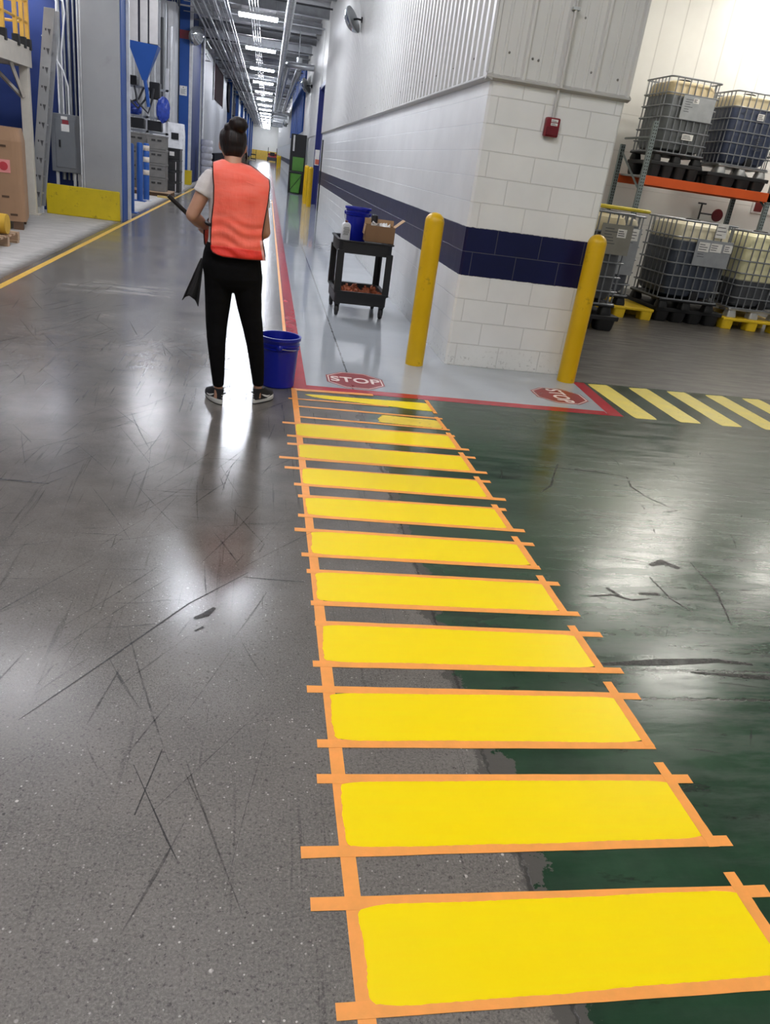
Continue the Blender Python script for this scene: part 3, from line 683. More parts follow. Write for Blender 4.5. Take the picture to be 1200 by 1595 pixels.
for k in range(15):
    m = MB(); rr = random.Random(k)
    for q in range(7):
        a = Matrix.Rotation(rr.uniform(0, 6), 4, 'Z') @ Matrix.Rotation(rr.uniform(0, 6), 4, 'X'); r_ = rr.uniform(.026, .044); wv = rr.uniform(.008, .018)
        n = 14; vs = []
        for i in range(n):
            t = rr.uniform(3, 5.6)*i/n; e = 1+.25*math.sin(3*t+q); vs += [(r_*e*math.cos(t), r_*e*math.sin(t), -wv+.01*math.sin(5*t)), (r_*e*math.cos(t), r_*e*math.sin(t), wv)]
        m.add(vs, [(2*i, 2*i+1, 2*i+3, 2*i+2) for i in range(n-1)], a)
    x = -.22+.11*(k % 5)+rr.uniform(-.02, .02); y = -.22+.2*(k//5)
    tag(m.build('tape_wad', wad_m, loc=((cx0+cx1)/2+x, (cy0+cy1)/2+y, .175+.066+rr.uniform(0, .02)), solid=.0012), 'crumpled wad of used orange tape on the lower cart shelf', 'tape wad', 'used tape wads on the lower cart shelf')
# ------------------------------------------------------------------ totes, sumps, pallets, rack
cage_m = mat('cage_tube_steel', '8f9296', .38, .55, var=.1)
def bottle_mat(name, level, fill, empty):
    t = NT(name); z = t.n('SeparateXYZ', None, Vector=t.P).outputs[2]
    s = t.mr(z, level-.012, level+.012)
    t.bump(t.noise(5, 3), .15, .02)
    return t.set(t.mix(s, t.mix(t.mr(t.noise(3, 4), .3, .7), lin(fill), tuple(.8*v for v in lin(fill)[:3])+(1,)), lin(empty)), .4, Subsurface_Weight=0.0)
pal_black = mat('sump_black', '1e1e20', .5, var=.2, scale=9); pal_yel = mat('pallet_yellow', 'e3bd1c', .45, var=.1, scale=6, dirt='77641f', dirt_amt=.5)
pal_metal = mat('tote_foot_steel', 'b5b6b6', .35, .5); prnt = mat('tote_print_dark', '4b4b50', .6)
plate_m = mat('tote_plate_grey', '9c9fa3', .45, .2)
def tote(label, loc, rz, level, fill, empty, w=.95, d=1.05, foot='black', plate=(.30, .62, .62, 1.0), stickers=((.5, .75, .1, .07),), pm=None):
    """base z = underside of the tote pallet"""
    t = thing('bulk_tote', label, 'tote', loc, rz)
    zc0, zc1 = .14, 1.25
    m = MB(); hw, hd = w/2-.035, d/2-.035; rows = []
    for ins, z in ((.10, zc0+.02), (.03, zc0+.06), (.0, zc0+.16), (.0, zc1-.14), (.03, zc1-.06), (.10, zc1-.03), (.30, zc1-.015)): rows.append((0, 0, z, hw-ins, hd-ins))
    m.loft(rows, 48, 7); m.build('bottle', bottle_mat('tote_bottle', level, fill, empty), t, smooth=True)
    MB().lathe([(.11, zc1-.02), (.11, zc1+.02), (.09, zc1+.03), (.02, zc1+.032)], 24).build('lid', black_m, t, smooth=True)
    m = MB(); W, D = w/2, d/2; r = .0105
    zs = [zc0, zc0+.16, zc0+.34, zc0+.52, zc0+.70, zc0+.88, zc1]
    for z in zs: m.tube([(x, y, z) for x, y in rrect(W, D, .07, 4)], r*(1.25 if z in (zc0, zc1) else 1), 6, closed=True)
    cg = m.build('cage', cage_m, t, smooth=True)
    m = MB()
    for k in range(7):
        f = -1+2*(k+.5)/7
        for s in (-1, 1):
            m.tube([(f*(W-.05), s*(D-.006), zc0), (f*(W-.05), s*(D-.006), zc1)], r, 6); m.tube([(s*(W-.006), f*(D-.05), zc0), (s*(W-.006), f*(D-.05), zc1)], r, 6)
    m.build('cage_uprights', cage_m, cg, smooth=True)
    fm = {'black': black_m, 'steel': pal_metal}[foot]
    m = MB(); m.box(-W, W, -D, D, .105, .14); m.build('pallet_deck', fm, t, bevel=.01)
    for x in (-W+.09, 0, W-.09):
        for y in (-D+.09, D-.09):
            q = MB(); q.loft([(x, y, 0, .085, .085), (x, y, .03, .085, .085), (x, y, .11, .065, .065)], 20, 4); q.build('foot', fm, t, smooth=True)
    q = MB(); q.lathe([(.05, -.07), (.05, 0), (.07, .01), (.07, .03), (.03, .035)], 16, Matrix.Translation((0.05, -D+.03, .21)) @ Matrix.Rotation(PI/2, 4, 'X')); q.build('valve', black_m, t, smooth=True)
    x0, x1, z0, z1 = plate
    pl = MB().box(-W+x0*w, -W+x1*w, -D-.014, -D-.008, zc0+z0, zc0+z1).build('id_plate', pm or plate_m, t)
    m = MB()
    for k in range(6): m.box(-W+(x0+.05)*w, -W+(x0+.05+R.uniform(.08, .2))*w, -D-.0155, -D-.014, zc0+z1-.06-k*.035, zc0+z1-.052-k*.035)
    m.build('plate_print', prnt, pl)
    for (sx, sz, sw, sh) in stickers:
        s = MB().box(-W+sx*w, -W+sx*w+sw, -D-.018, -D-.0146, zc0+sz, zc0+sz+sh).build('sticker', white_lab, t)
        q = MB()
        for k in range(3): q.box(-W+sx*w+.01, -W+sx*w+sw*R.uniform(.5, .9), -D-.0186, -D-.018, zc0+sz+sh*(.2+.25*k), zc0+sz+sh*(.2+.25*k)+.010)
        q.build('print', prnt, s)
    return t
def sump(label, loc, w, d, h, cups=4, rz=0):
    t = thing('spill_sump', label, 'spill pallet', loc, rz)
    MB().box(-w/2, w/2, -d/2, d/2, h-.06, h).build('deck', pal_black, t, bevel=.01)
    for k in range(cups):
        for s in (-1, 1):
            x = -w/2+w*(k+.5)/cups; q = MB(); q.loft([(x, s*(d/2-.13), 0, w/cups*.36, .10), (x, s*(d/2-.13), .03, w/cups*.40, .11), (x, s*(d/2-.13), h-.05, w/cups*.46, .125)], 24, 3.5)
            q.build('sump_cup', pal_black, t, smooth=True)
    return t
def plastic_pallet(label, loc, w, d, h=.15, rz=0):
    t = thing('plastic_pallet', label, 'pallet', loc, rz)
    m = MB(); m.box(-w/2, w/2, -d/2, d/2, h-.045, h); m.build('deck', pal_yel, t, bevel=.012)
    for x in (-w/2+.10, 0, w/2-.10):
        for y in (-d/2+.1, 0, d/2-.1):
            q = MB(); q.loft([(x, y, 0, .09, .09), (x, y, h-.04, .10, .095)], 20, 5); q.build('block', pal_yel, t, bevel=.006)
    return t
# floor level
sump('black spill sump under the cream-topped tote beside the right bollard', (4.22, 10.14, 0), .94, 1.04, .20, 3)
tote('cream-topped tote half hidden by the right bollard', (4.12, 10.16, .202), 0, 1.02, '5b5d60', 'd9cba6', plate=(.55, .99, .62, .98), stickers=((.78, .83, .12, .1),), pm=mat('tote_plate_tan', '8e8b82', .5))
plastic_pallet('yellow plastic pallet poking out between two totes', (5.35, 11.52, 0), 1.08, 1.05, .17)
tote('grey tote squeezed behind the cream-topped one', (4.98, 11.55, .172), 0, 1.12, '6b7078', 'd8cfb4', w=.9, plate=(.62, .95, .30, .95), stickers=((.75, .78, .14, .16),))
sump('wide black spill sump under the dark liquid tote', (6.52, 11.65, 0), 1.12, 1.12, .21, 4)
tote('dark liquid tote with white papers, in the middle of the floor row', (6.40, 11.52, .212), 0, .98, '4b5260', 'e6ddc0', plate=(.36, .96, .52, .88), stickers=((.40, .72, .17, .13), (.60, .73, .18, .12), (.83, .74, .13, .11), (.62, .93, .17, .2)))
plastic_pallet('yellow plastic pallet under the pale tote at the picture edge', (7.62, 11.62, 0), 1.06, 1.15, .17)
tote('pale yellow half-full tote at the right edge of the floor row', (7.66, 11.66, .172), 0, .56, '54575c', 'e9e3b8', foot='steel', plate=(.62, .98, .25, .5), stickers=())
pad = MB(); pad.loft([(0, 0, 0, .37, .30), (0, 0, .012, .39, .32), (0, 0, .035, .39, .32), (0, 0, .045, .37, .30)], 32, 6)
tag(pad.build('plastic_board', mat('pale_yellow_plastic', 'dcc93a', .4), loc=(4.55, 10.2, 1.486), smooth=True), 'flat yellow plastic board lying on top of the cream-topped tote', 'board')
# pallet rack
RY0, RY1 = 13.3, 14.4
upm = NT('rack_upright_paint'); xyz = upm.n('SeparateXYZ', None, Vector=upm.P).outputs
hole = upm.ma('MULTIPLY', upm.ma('LESS_THAN', upm.ma('ABSOLUTE', upm.ma('SUBTRACT', upm.ma('FRACT', upm.ma('DIVIDE', xyz[2], .05)), .5)), .27),
              upm.ma('LESS_THAN', upm.ma('ABSOLUTE', upm.ma('SUBTRACT', upm.ma('ABSOLUTE', xyz[0]), .018)), .008))
upm = upm.set(upm.mix(hole, lin('7f8a8a'), lin('222424')), .45)
orange = mat('rack_orange', 'dc5a1e', .4, var=.06, scale=3)
rk = thing('pallet_rack', 'grey and orange pallet rack against the white back wall', 'rack', (6.27, RY0, 0))
for x, hh in ((0, 2.86), (2.42, 2.86), (5.0, 2.86)):
    for y in (0, RY1-RY0):
        MB().box(-.04, .04, -.03, .03, 0, hh-(.34 if y else 0)).build('upright', upm, rk, loc=(x, y, 0))
    for a, b in ((.5, 1.1), (1.8, 2.4)):
        MB().tube([(x, .03, a), (x, RY1-RY0-.03, b)], .018, 6).build('brace', mat('rack_brace', '6f7776', .45), rk)
    MB().tube([(x, .03, 2.62), (x, RY1-RY0-.03, 2.62)], .018, 6).build('brace', mat('rack_brace', '6f7776', .45), rk)
for y in (0, RY1-RY0):
    MB().box(.04, 5.0, y-.03, y+.03, 1.90, 2.045).build('beam', orange, rk, bevel=.004)
for k in range(5): MB().box(.06+k*1.0, .96+k*1.0, .03, RY1-RY0-.03, 2.02, 2.046).build('deck_panel', galv, rk)
sump('black spill sump on the rack under the labelled tote', (6.86, 13.86, 2.052), .94, .96, .24, 4)
sump('black spill sump on the rack under the blue-grey tote', (8.05, 13.86, 2.052), 1.18, .96, .20, 4)
tote('labelled grey tote on the rack, cream band at its top', (6.86, 13.86, 2.295), 0, 1.0, '777b7d', 'dcc9a0', w=.92, d=.96, plate=(.30, .93, .52, .87), stickers=((.50, .77, .10, .07), (.45, .22, .20, .09)), pm=mat('tote_plate_pale', 'a9acae', .45, .2))
tote('blue-grey tote on the rack at the picture edge', (8.10, 13.86, 2.255), 0, 1.02, '48516a', 'dacba6', d=.96, foot='steel', plate=(.5, .51, .5, .51), stickers=((.47, .72, .12, .1),))
# bits on the back wall
vt = thing('pipe_valve', 'dark red round valve wheel on the white back wall', 'valve', (8.72, 14.98, 1.58))
MB().lathe([(.02, 0), (.11, .0), (.12, .02), (.11, .04), (.02, .04)], 24, Matrix.Translation((0, -.12, 0)) @ Matrix.Rotation(PI/2, 4, 'X')).build('wheel', mat('valve_red', '6b1d22', .45), vt, smooth=True)
MB().tube([(0, 0, 0), (0, -.13, 0)], .03, 10).build('stem', dark_steel, vt); MB().tube([(0, -.04, 0), (-.28, -.04, 0), (-.32, -.04, 0)], .014, 8).build('branch_pipe', dark_steel, vt)
MB().tube([(-.32, -.04, -.25), (-.32, -.04, .17)], .018, 8).build('riser', dark_steel, vt); MB().box(-.40, -.24, -.06, -.02, .16, .19).build('lever', dark_steel, vt)
sg = thing('wall_sign', 'white sign with a dark red panel behind the second rack upright', 'sign', (9.66, 14.995, 1.72))
MB().box(-.17, .35, -.012, 0, 0, .3).build('sign_board', white_lab, sg); MB().box(-.12, .05, -.016, -.012, .03, .3).build('red_panel', mat('sign_dark_red', '6b2220', .5), sg)
# ------------------------------------------------------------------ bins past the doorway
green = mat('bin_green', '5f9e3c', .4, var=.08)
bn = thing('tall_bin', 'tall black cabinet with a green front by the corridor wall', 'cabinet', (1.35, 38.4, 0))
MB().box(-.36, .33, -.4, .4, 0, 2.45).build('cabinet_body', black_m, bn, bevel=.02); MB().box(-.24, .26, -.42, -.4, .95, 1.52).build('green_panel', green, bn, bevel=.01); MB().box(-.27, -.19, -.41, -.4, 1.75, 2.4).build('white_strip', white_lab, bn)
bn2 = thing('waste_bin', 'green wheeled bin in a black frame before the tall cabinet', 'bin', (1.27, 37.4, 0))
MB().loft([(0, 0, .06, .20, .2), (0, 0, .85, .26, .26)], 24, 6).build('bin_body', green, bn2, smooth=True); MB().box(-.31, .3, -.3, .3, .85, .93).build('lid', black_m, bn2, bevel=.02)
for x in (-.29, .29): MB().box(x-.02, x+.02, -.3, -.27, 0, .88).build('frame_post', black_m, bn2)
MB().tube([(-.27, -.29, .1), (.27, -.29, .82)], .012, 6).build('diagonal_brace', black_m, bn2)
# door sign on the deep blue frame
ds = thing('door_sign', 'small white and red notice on the deep blue door frame', 'sign', (WX-.06, 30.88, 1.35))
MB().box(-.1, .1, -.012, 0, 0, .52).build('notice_board', white_lab, ds, loc=(.12, 0, 0)); MB().box(-.08, .08, -.016, -.012, .03, .2).build('red_field', mat('notice_red', 'c8644e', .5), ds, loc=(.12, 0, 0))
# red vehicle at the corridor end
tg = thing('tow_tractor', 'small red tow tractor parked at the far corridor end', 'vehicle', (.75, 150, 0))
rp = mat('tractor_red', 'a8242a', .4)
MB().box(-.75, .75, -1.2, 1.2, .35, .95).build('chassis', rp, tg, bevel=.06); MB().box(-.7, .7, -.2, 1.1, .95, 1.35).build('hood', rp, tg, bevel=.1); MB().box(-.4, .4, -.8, -.4, .95, 1.5).build('seat', black_m, tg, bevel=.05)
MB().box(-.8, .8, -1.25, -1.2, .15, .7).build('bumper', dark_steel, tg)
for x in (-.75, .75):
    MB().tube([(x, -.9, .9), (x, -.9, 2.2), (x, .8, 2.2), (x, .8, 1.2)], .05, 8).build('roll_bar', dark_steel, tg)
    for y in (-.8, .8): MB().lathe([(.1, -.12), (.34, -.12), (.36, 0), (.34, .12), (.1, .12)], 20, Matrix.Translation((x, y, .36)) @ Matrix.Rotation(PI/2, 4, 'Y')).build('wheel', black_m, tg, smooth=True)
# ------------------------------------------------------------------ machine side of the corridor
col_grey = mat('steel_column_grey', '9a9b9c', .42, .15, var=.07, scale=1.4, dirt='7e7c7a', dirt_amt=.4)
lt_grey = mat('light_flange_grey', 'c6c7c9', .4, .1)
guard_y = mat('guard_yellow', 'cdb412', .45, var=.1, scale=3, dirt='5a4a1c', dirt_amt=.7)
c1 = thing('steel_column', 'wide grey steel column behind the yellow guard', 'column', (-3.03, 16.2, 0))
MB().box(-.33, .33, 0, .06, 0, CEIL).build('column_face', col_grey, c1, bevel=.01); MB().box(.28, .345, .06, .6, 0, CEIL).build('web', hall_blue, c1); MB().box(.33, .40, .58, .66, 0, CEIL).build('flange', lt_grey, c1)  # pale flange strip paints in the bright highlight at the column edge
for x in (-.40, -.36): MB().box(x, x+.03, .02, .2, 0, CEIL).build('edge_channel', lt_grey, c1)
g = MB(); g.box(-.66, .66, -.04, 0, 0, .53); g.box(.60, .66, 0, .52, 0, .52)
tag(g.build('column_guard', guard_y, loc=(-3.39, 16.16, 0), bevel=.012), 'long yellow steel guard at the foot of the wide grey column', 'guard')
for k in range(5):
    c = MB().tube([(0, 0, 0), (0, 0, 5.7)], (.035, .02, .03, .02, .026)[k], 10).build('wall_conduit', galv, loc=(-3.82+k*.085, 16.62, .6), smooth=True)
    tag(c, 'vertical conduit on the deep blue wall behind the electrical panel', 'conduit', 'conduits beside the wide grey column')
ep_m = mat('panel_grey', '74777b', .42, .1, var=.05)
ep = thing('electrical_panel', 'grey electrical panel above the yellow guard', 'electrical panel', (-3.71, 16.4, .74))
MB().box(-.275, .275, -.0, .18, 0, .99).build('cabinet_body', ep_m, ep, bevel=.01); MB().box(-.19, .16, -.014, 0, .08, .91).build('door', ep_m, ep, bevel=.006)
MB().box(-.13, -.10, -.03, -.012, .43, .55).build('latch', black_m, ep); MB().box(-.08, .03, -.018, -.013, .90, .95).build('sticker', white_lab, ep)
s = MB().box(-.08, .06, -.018, -.013, .70, .82).build('sticker', white_lab, ep); MB().box(-.06, .05, -.018, -.013, .82, .89).build('red_sticker', mat('sticker_red', '8c2f38', .5), ep)
for x, h_ in ((-.19, .35), (.12, .35), (.2, .3)): MB().box(x-.03, x+.02, .05, .1, -h_, 0).build('conduit_stub', lt_grey, ep)
wc = mat('white_conduit', 'dcdcdc', .4)
for k, pts in enumerate(([(-.12, .08, .99), (-.12, .08, 2.2), (-.10, .08, 2.75), (-.16, .08, 2.9), (-.5, .08, 3.05)], [(-.06, .15, .99), (-.06, .15, 2.0), (.02, .15, 2.6), (.0, .15, 2.78), (-.5, .15, 3.0)], [(.06, .025, .99), (.06, .025, 1.45), (-.02, .025, 1.7), (-.35, .025, 2.2)])):
    c = MB().tube(pts, .016, 8).build('panel_conduit', wc, loc=(-3.71, 16.4, .74), smooth=True)
    tag(c, ('white conduit rising from the electrical panel, outer of the tall pair', 'white conduit rising from the electrical panel, inner of the tall pair', 'short white conduit slanting from the electrical panel to the ladder')[k], 'conduit')
# mezzanine platform with railing and its ladder
cream = mat('platform_cream_paint', 'cfc8bb', .45, var=.06); ry_ = mat('railing_yellow', 'd9a94a', .45, var=.08)
pf = thing('mezzanine_platform', 'cream steel platform with a yellow railing at the left picture edge', 'platform', (-4.1, 15.6, 0))
MB().box(-2.5, 0, -4.0, .1, 2.42, 2.56).build('deck', cream, pf); MB().box(-.05, .03, -4.0, .12, 2.36, 2.66).build('edge_beam', cream, pf); MB().box(-2.5, 0, .05, .13, 2.36, 2.66).build('edge_beam', cream, pf)
for x, y in ((-.06, -.02), (-2.4, -.02), (-2.4, -3.8)):
    MB().box(x-.075, x+.075, y-.06, y+.06, 0, 2.4).build('leg', cream, pf, bevel=.008)
    MB().box(x-.12, x+.12, y-.12, y+.12, 0, .02).build('base_plate', cream, pf)
MB().tube([(-.08, -.1, 1.9), (-.1, -.65, 2.38)], .035, 4).build('knee_brace', cream, pf); MB().tube([(-.13, -.02, 1.9), (-.65, -.02, 2.38)], .035, 4).build('knee_brace', cream, pf)
for y in (-2.2, -1.3, -.62, -.25, .06):
    MB().box(-.03, .03, y-.03, y+.03, 2.72, 3.75).build('rail_post', ry_, pf); MB().box(-.05, .05, y-.05, y+.05, 2.62, 2.78).build('post_socket', black_m, pf)
for z in (3.02, 3.32, 3.7): MB().tube([(0, -4, z), (0, .08, z)], .022, 8).build('rail_bar', ry_, pf); MB().tube([(-2.4, .08, z), (0, .08, z)], .022, 8).build('rail_bar', ry_, pf)
lad_m = mat('ladder_aluminium', 'a9aaab', .35, .5, var=.08)
ld = thing('ladder', 'grey steel ladder leaning up to the platform beside the blue wall', 'ladder', (-4.16, 15.95, 0))
dx = .40
for y, o in ((-.16, 0), (.16, .0)):
    m = MB(); m.prism([(-.085, .12), (.09, .12), (.09+dx, 3.3), (-.085+dx, 3.3)], y-.022, y+.022, 'xz'); r = m.build('side_rail', lad_m, ld, bevel=.005)
    if y < 0:
        q = MB()
        for k in range(10):
            z = .38+k*.29; x = dx*z/3.3
            q.prism([(x-.005, z), (x+.05, z), (x+.025, z-.10)], y-.026, y-.02, 'xz')
            q.box(x-.045, x-.020, y-.026, y-.02, z-.03, z+.005)
        q.build('rung_sockets', mat('ladder_socket_dark', '4a4a4c', .5), r)
for k in range(10):
    z = .35+k*.29; x = dx*z/3.3+.01; MB().box(x-.03, x+.03, -.16, .16, z-.015, z+.015).build('rung', lad_m, ld)
for y in (-.16, .16): MB().box(-.06, .06, y-.03, y+.03, 0, .12).build('foot', lt_grey, ld)
# machine under the platform
mc = thing('machine', 'dark machine with bright slots under the cream platform', 'machine', (-5.2, 14.9, 0))
MB().box(-.7, .55, -.5, .6, 0, 2.1).build('machine_body', mat('machine_dark_blue', '232c40', .5), mc, bevel=.02); MB().box(.3, .56, -.56, -.5, .2, 1.2).build('white_panel', lt_grey, mc); MB().box(-.2, .45, -.54, -.5, 1.95, 2.1).build('yellow_rim', ry_, mc)
for k in range(3): MB().box(.05+.14*k, .12+.14*k, -.52, -.5, 1.45+.05*k, 1.75).build('slot', lamp_house, mc)
wb = thing('parts_bin', 'pale box machine base standing behind the ladder foot', 'machine', (-4.36, 15.1, 0))
MB().box(-.2, .15, -.25, .2, 0, .62).build('base_box', mat('machine_white', 'c9c8c4', .45), wb, bevel=.02); MB().box(-.16, .12, -.26, -.25, .35, .5).build('dark_slot', dark_steel, wb)
# cardboard bin and pallet
gb = thing('gaylord_box', 'tall brown cardboard bin at the left picture edge', 'box', (-4.30, 13.5, 0), .22)
MB().loft([(0, 0, .12, .60, .52), (0, 0, 1.24, .60, .52), (0, 0, 1.42, .57, .49)], 32, 12).build('carton_wall', mat('bin_cardboard', '98775a', .75, var=.06, scale=3), gb)
for k, (x, y) in enumerate(((-.5, -.4), (.48, -.4), (.48, .4), (-.5, .4))): MB().box(x-.07, x+.07, y-.1, y+.1, 0, .12).build('pallet_block', mat('pallet_wood_dark', '5f4632', .7), gb)
st_ = MB().box(.20, .42, -.527, -.520, .80, .98).build('label', mat('pink_label', 'd98a86', .6), gb); MB().lathe([(.06, 0), (.06, .004)], 20, Matrix.Translation((.33, -.529, .89)) @ Matrix.Rotation(PI/2, 4, 'X')).build('ring_print', mat('label_red', 'b6303a', .6), st_)
for x, z in ((.28, .45), (.38, .2), (.28, 1.15)): MB().box(x, x+.10, -.524, -.519, z, z+.03).build('hand_slot', mat('slot_brown', '4f3a29', .8), gb)
wood = mat('pallet_wood', 'b3967a', .7, var=.18, scale=9)
pl = thing('wooden_pallet', 'wooden pallet carrying a foam roll at the left picture edge', 'pallet', (-3.93, 11.25, 0))
for k in range(6): MB().box(-.6, .6, -.5+k*.18, -.4+k*.18, .115, .14).build('deck_board', wood, pl)
for y in (-.46, 0, .46): MB().box(-.6, .6, y-.04, y+.04, .03, .115).build('stringer', wood, pl)
for y in (-.46, 0, .42): MB().box(-.6, .6, y-.05, y+.05, 0, .03).build('bottom_board', wood, pl)
rl = thing('foam_roll', 'grey foam roll with a yellow end lying on the wooden pallet', 'roll', (-3.93, 11.3, .275))
MB().tube([(-.6, 0, 0), (.5, 0, 0)], .125, 20).build('foam', mat('foam_grey', '8d857a', .8), rl, smooth=True); MB().tube([(.48, 0, 0), (.585, 0, 0)], [.13, .126], 20).build('yellow_end', mat('roll_yellow', 'c99f2e', .6), rl, smooth=True)
tag(MB().box(-.45, .3, -.14, .12, 0, .035).build('yellow_sheets', mat('sheet_yellow', 'd8b267', .6), loc=(-4.06, 10.98, .141), bevel=.01), 'pale yellow sheet bundle on the wooden pallet before the foam roll', 'sheets')
# blue bollards at the bay mouth
bolb = mat('bollard_blue', '1f4f96', .4, var=.08)
for k, (x, y, lab) in enumerate(((-2.87, 18.33, 'plain blue bollard nearest the wide grey column'), (-3.2, 21.9, 'plain blue bollard behind the nearest blue one'), (-3.11, 22.4, 'blue bollard with pale reflective bands'))):
    t = thing('blue_bollard', lab, 'bollard', (x, y, 0))
    MB().lathe([(.078, 0), (.078, 1.34), (.06, 1.375), (.01, 1.38)], 20).build('post', bolb, t, smooth=True); MB().box(-.15, .15, -.15, .15, 0, .02).build('base_plate', lt_grey if k == 2 else bolb, t)
    if k == 2:
        for z in (.62, .93, 1.2): MB().lathe([(.079, z), (.0805, z+.002), (.0805, z+.12), (.079, z+.122)], 20, cap=False).build('reflective_band', mat('band_white', 'd9cdbd', .5), t, smooth=True)
# crates
cr_g = mat('crate_grey', '6f6d69', .55, var=.12); cr_d = mat('crate_dark_slot', '2d2c2b', .6)
def crate(name, label, loc, w, d, h, m, grp):
    t = thing(name, label, 'crate', loc, 0, grp)
    a = MB(); a.box(-w/2, w/2, -d/2, d/2, .0, h*.9); a.box(-w/2-.012, w/2+.012, -d/2-.012, d/2+.012, h*.84, h*.98); a.build('crate_body', m, t, bevel=.008)
    for x in (-w*.28, w*.05): MB().box(x, x+w*.22, -d/2-.014, -d/2-.001, h*.55, h*.68).build('hand_hole', cr_d, t)
    return t
for k in range(4): crate('grey_crate', 'grey plastic crate, %s from the floor in the tall stack behind the banded bollard' % ORD[k], (-3.12, 24.8, .13+k*.37), .50, .6, .37, cr_g, None)
for k in range(4): crate('grey_crate', 'grey plastic crate, %s from the floor in the stack behind the plain blue bollards' % ORD[k], (-3.75, 25.4, .13+k*.37), .56, .6, .37, cr_g, None)
cr_k = mat('crate_black', '222224', .45, var=.2)
for k in range(4):
    c = crate('black_crate', 'black crate, %s from the floor in the stack beside the blue column' % ORD[k], (-2.98, 27.6, k*.325), .46, .75, .325, cr_k, None)
    if k in (0, 1, 2): MB().box(.10, .12, -.395, -.388, .02, .26).build('white_strap', white_lab, c)
    if k == 3: MB().box(-.09, .06, -.395, -.388, .10, .22).build('white_label', white_lab, c)
pb = thing('wooden_pallet', 'low brown pallet under the grey crate stacks', 'pallet', (-3.42, 25.0, 0))
for k in range(5): MB().box(-.7, .7, -.6+k*.26, -.45+k*.26, .10, .128).build('deck_board', wood, pb)
for y in (-.5, 0, .5): MB().box(-.7, .7, y-.05, y+.05, 0, .10).build('stringer', mat('pallet_wood_dark', '5f4632', .7), pb)
tag(MB().box(-.18, .18, -.05, .05, 0, .05).build('plank', mat('plank_yellow', 'cbb069', .7), loc=(-2.86, 24.1, 0)), 'short pale yellow plank on the floor before the grey crates', 'plank')
# hopper and equipment inside the bay
hp = thing('hopper', 'blue funnel hopper hanging under pale square ducts in the machine bay', 'hopper', (-3.54, 25.2, 0))
m = MB(); m.rings([[(-.42, -.3, 3.86), (.40, -.3, 3.82), (.40, .3, 3.82), (-.42, .3, 3.86)], [(-.06, -.05, 2.95), (.06, -.05, 2.95), (.06, .05, 2.95), (-.06, .05, 2.95)]]); m.build('funnel', hall_blue, hp)
MB().tube([(0, 0, 3.0), (.06, 0, 2.7), (.1, .05, 2.3)], .05, 10).build('spout', hall_blue, hp)
duct_m = mat('pale_duct', 'c2bfbc', .4, .2, var=.06)
for x0, x1 in ((-.38, -.14), (-.08, .12), (.16, .39)): MB().box(x0, x1, -.26, .26, 3.84, CEIL).build('duct', duct_m, hp, bevel=.01)
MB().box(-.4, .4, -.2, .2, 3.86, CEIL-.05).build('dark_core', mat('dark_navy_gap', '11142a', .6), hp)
bf = thing('pipe_stand', 'grey pipe frame carrying dark equipment in the machine bay', 'stand', (-3.6, 26.3, 0))
for x in (-.75, -.02, .55): MB().box(x-.035, x+.035, -.03, .03, 0, 4.2 if x < .5 else 3.4).build('frame_post', lt_grey, bf)
for z in (1.66, 2.05, 2.82): MB().box(-.85, .6, -.03, .03, z-.03, z+.03).build('cross_rail', galv, bf)
MB().box(-.75, -.1, -.1, .35, 1.72, 2.0).build('black_box', black_m, bf, bevel=.02); MB().box(.0, .4, -.1, .3, 1.70, 1.98).build('black_box', black_m, bf, bevel=.02); MB().box(.05, .35, -.1, .3, 2.55, 3.0).build('motor_block', black_m, bf, bevel=.03); MB().box(-.8, -.3, -.1, .3, 2.86, 3.1).build('motor_block', black_m, bf, bevel=.03)
bagb = mat('blue_bag', '2f49a8', .4, var=.25, scale=12)
for k, (x, z, r_) in enumerate(((-.52, 2.15, .2), (.28, 2.25, .18))):
    m = MB(); m.ell((0, 0, 0), (r_*1.1, r_*.7, r_*(1 if k == 0 else 1.9)), seg=14, rg=9); rr = random.Random(k); m.v = [(a+rr.uniform(-.02, .02), b+rr.uniform(-.02, .02), c+rr.uniform(-.02, .02)) for a, b, c in m.v]
    tag(m.build('blue_bag', bagb, loc=((-4.02, 26.5, 2.245), (-3.14, 26.1, 2.3))[k]), ('crumpled blue bag lying low on the pipe stand', 'tall blue bag hanging on the pipe stand')[k], 'bag')
wm = thing('white_machine', 'white machine hood with a dark opening behind the black crates', 'machine', (-3.35, 29.6, 0))
MB().loft([(0, 0, 0, .5, .5), (0, 0, 1.7, .5, .5), (.05, 0, 2.05, .42, .45)], 24, 8).build('hood', mat('machine_gloss_white', 'e9eaec', .3), wm, smooth=True); MB().box(.12, .36, -.52, -.4, 1.55, 1.75).build('opening', black_m, wm)
silver = mat('silver_sheet', 'b9babb', .35, .3, var=.15, scale=3)
rr = random.Random(11)
for k in range(12):
    x = -5.6+k*.2
    c = MB().tube([(0, 0, 0), (0, 0, rr.uniform(4.6, 6.0))], rr.choice((.03, .05, .075)), 10).build('bay_pipe', rr.choice((silver, lt_grey, galv, dark_steel)), loc=(x, 30.2+rr.uniform(0, 1), .0), smooth=True)
    tag(c, 'vertical pipe at the back of the machine bay', 'pipe', 'pipes at the back of the machine bay')
bw = thing('bay_cabinet', 'tall silver ribbed cabinet at the back of the machine bay', 'cabinet', (-5.0, 31.6, 0))
m = MB()
for k in range(16): m.box(-1.5+k*.19, -1.34+k*.19, -.04, 0, .3, 5.6)
m.build('ribs', silver, bw); MB().box(-1.6, 1.6, 0, 1.0, 0, 5.8).build('cabinet_body', grey_wall, bw)
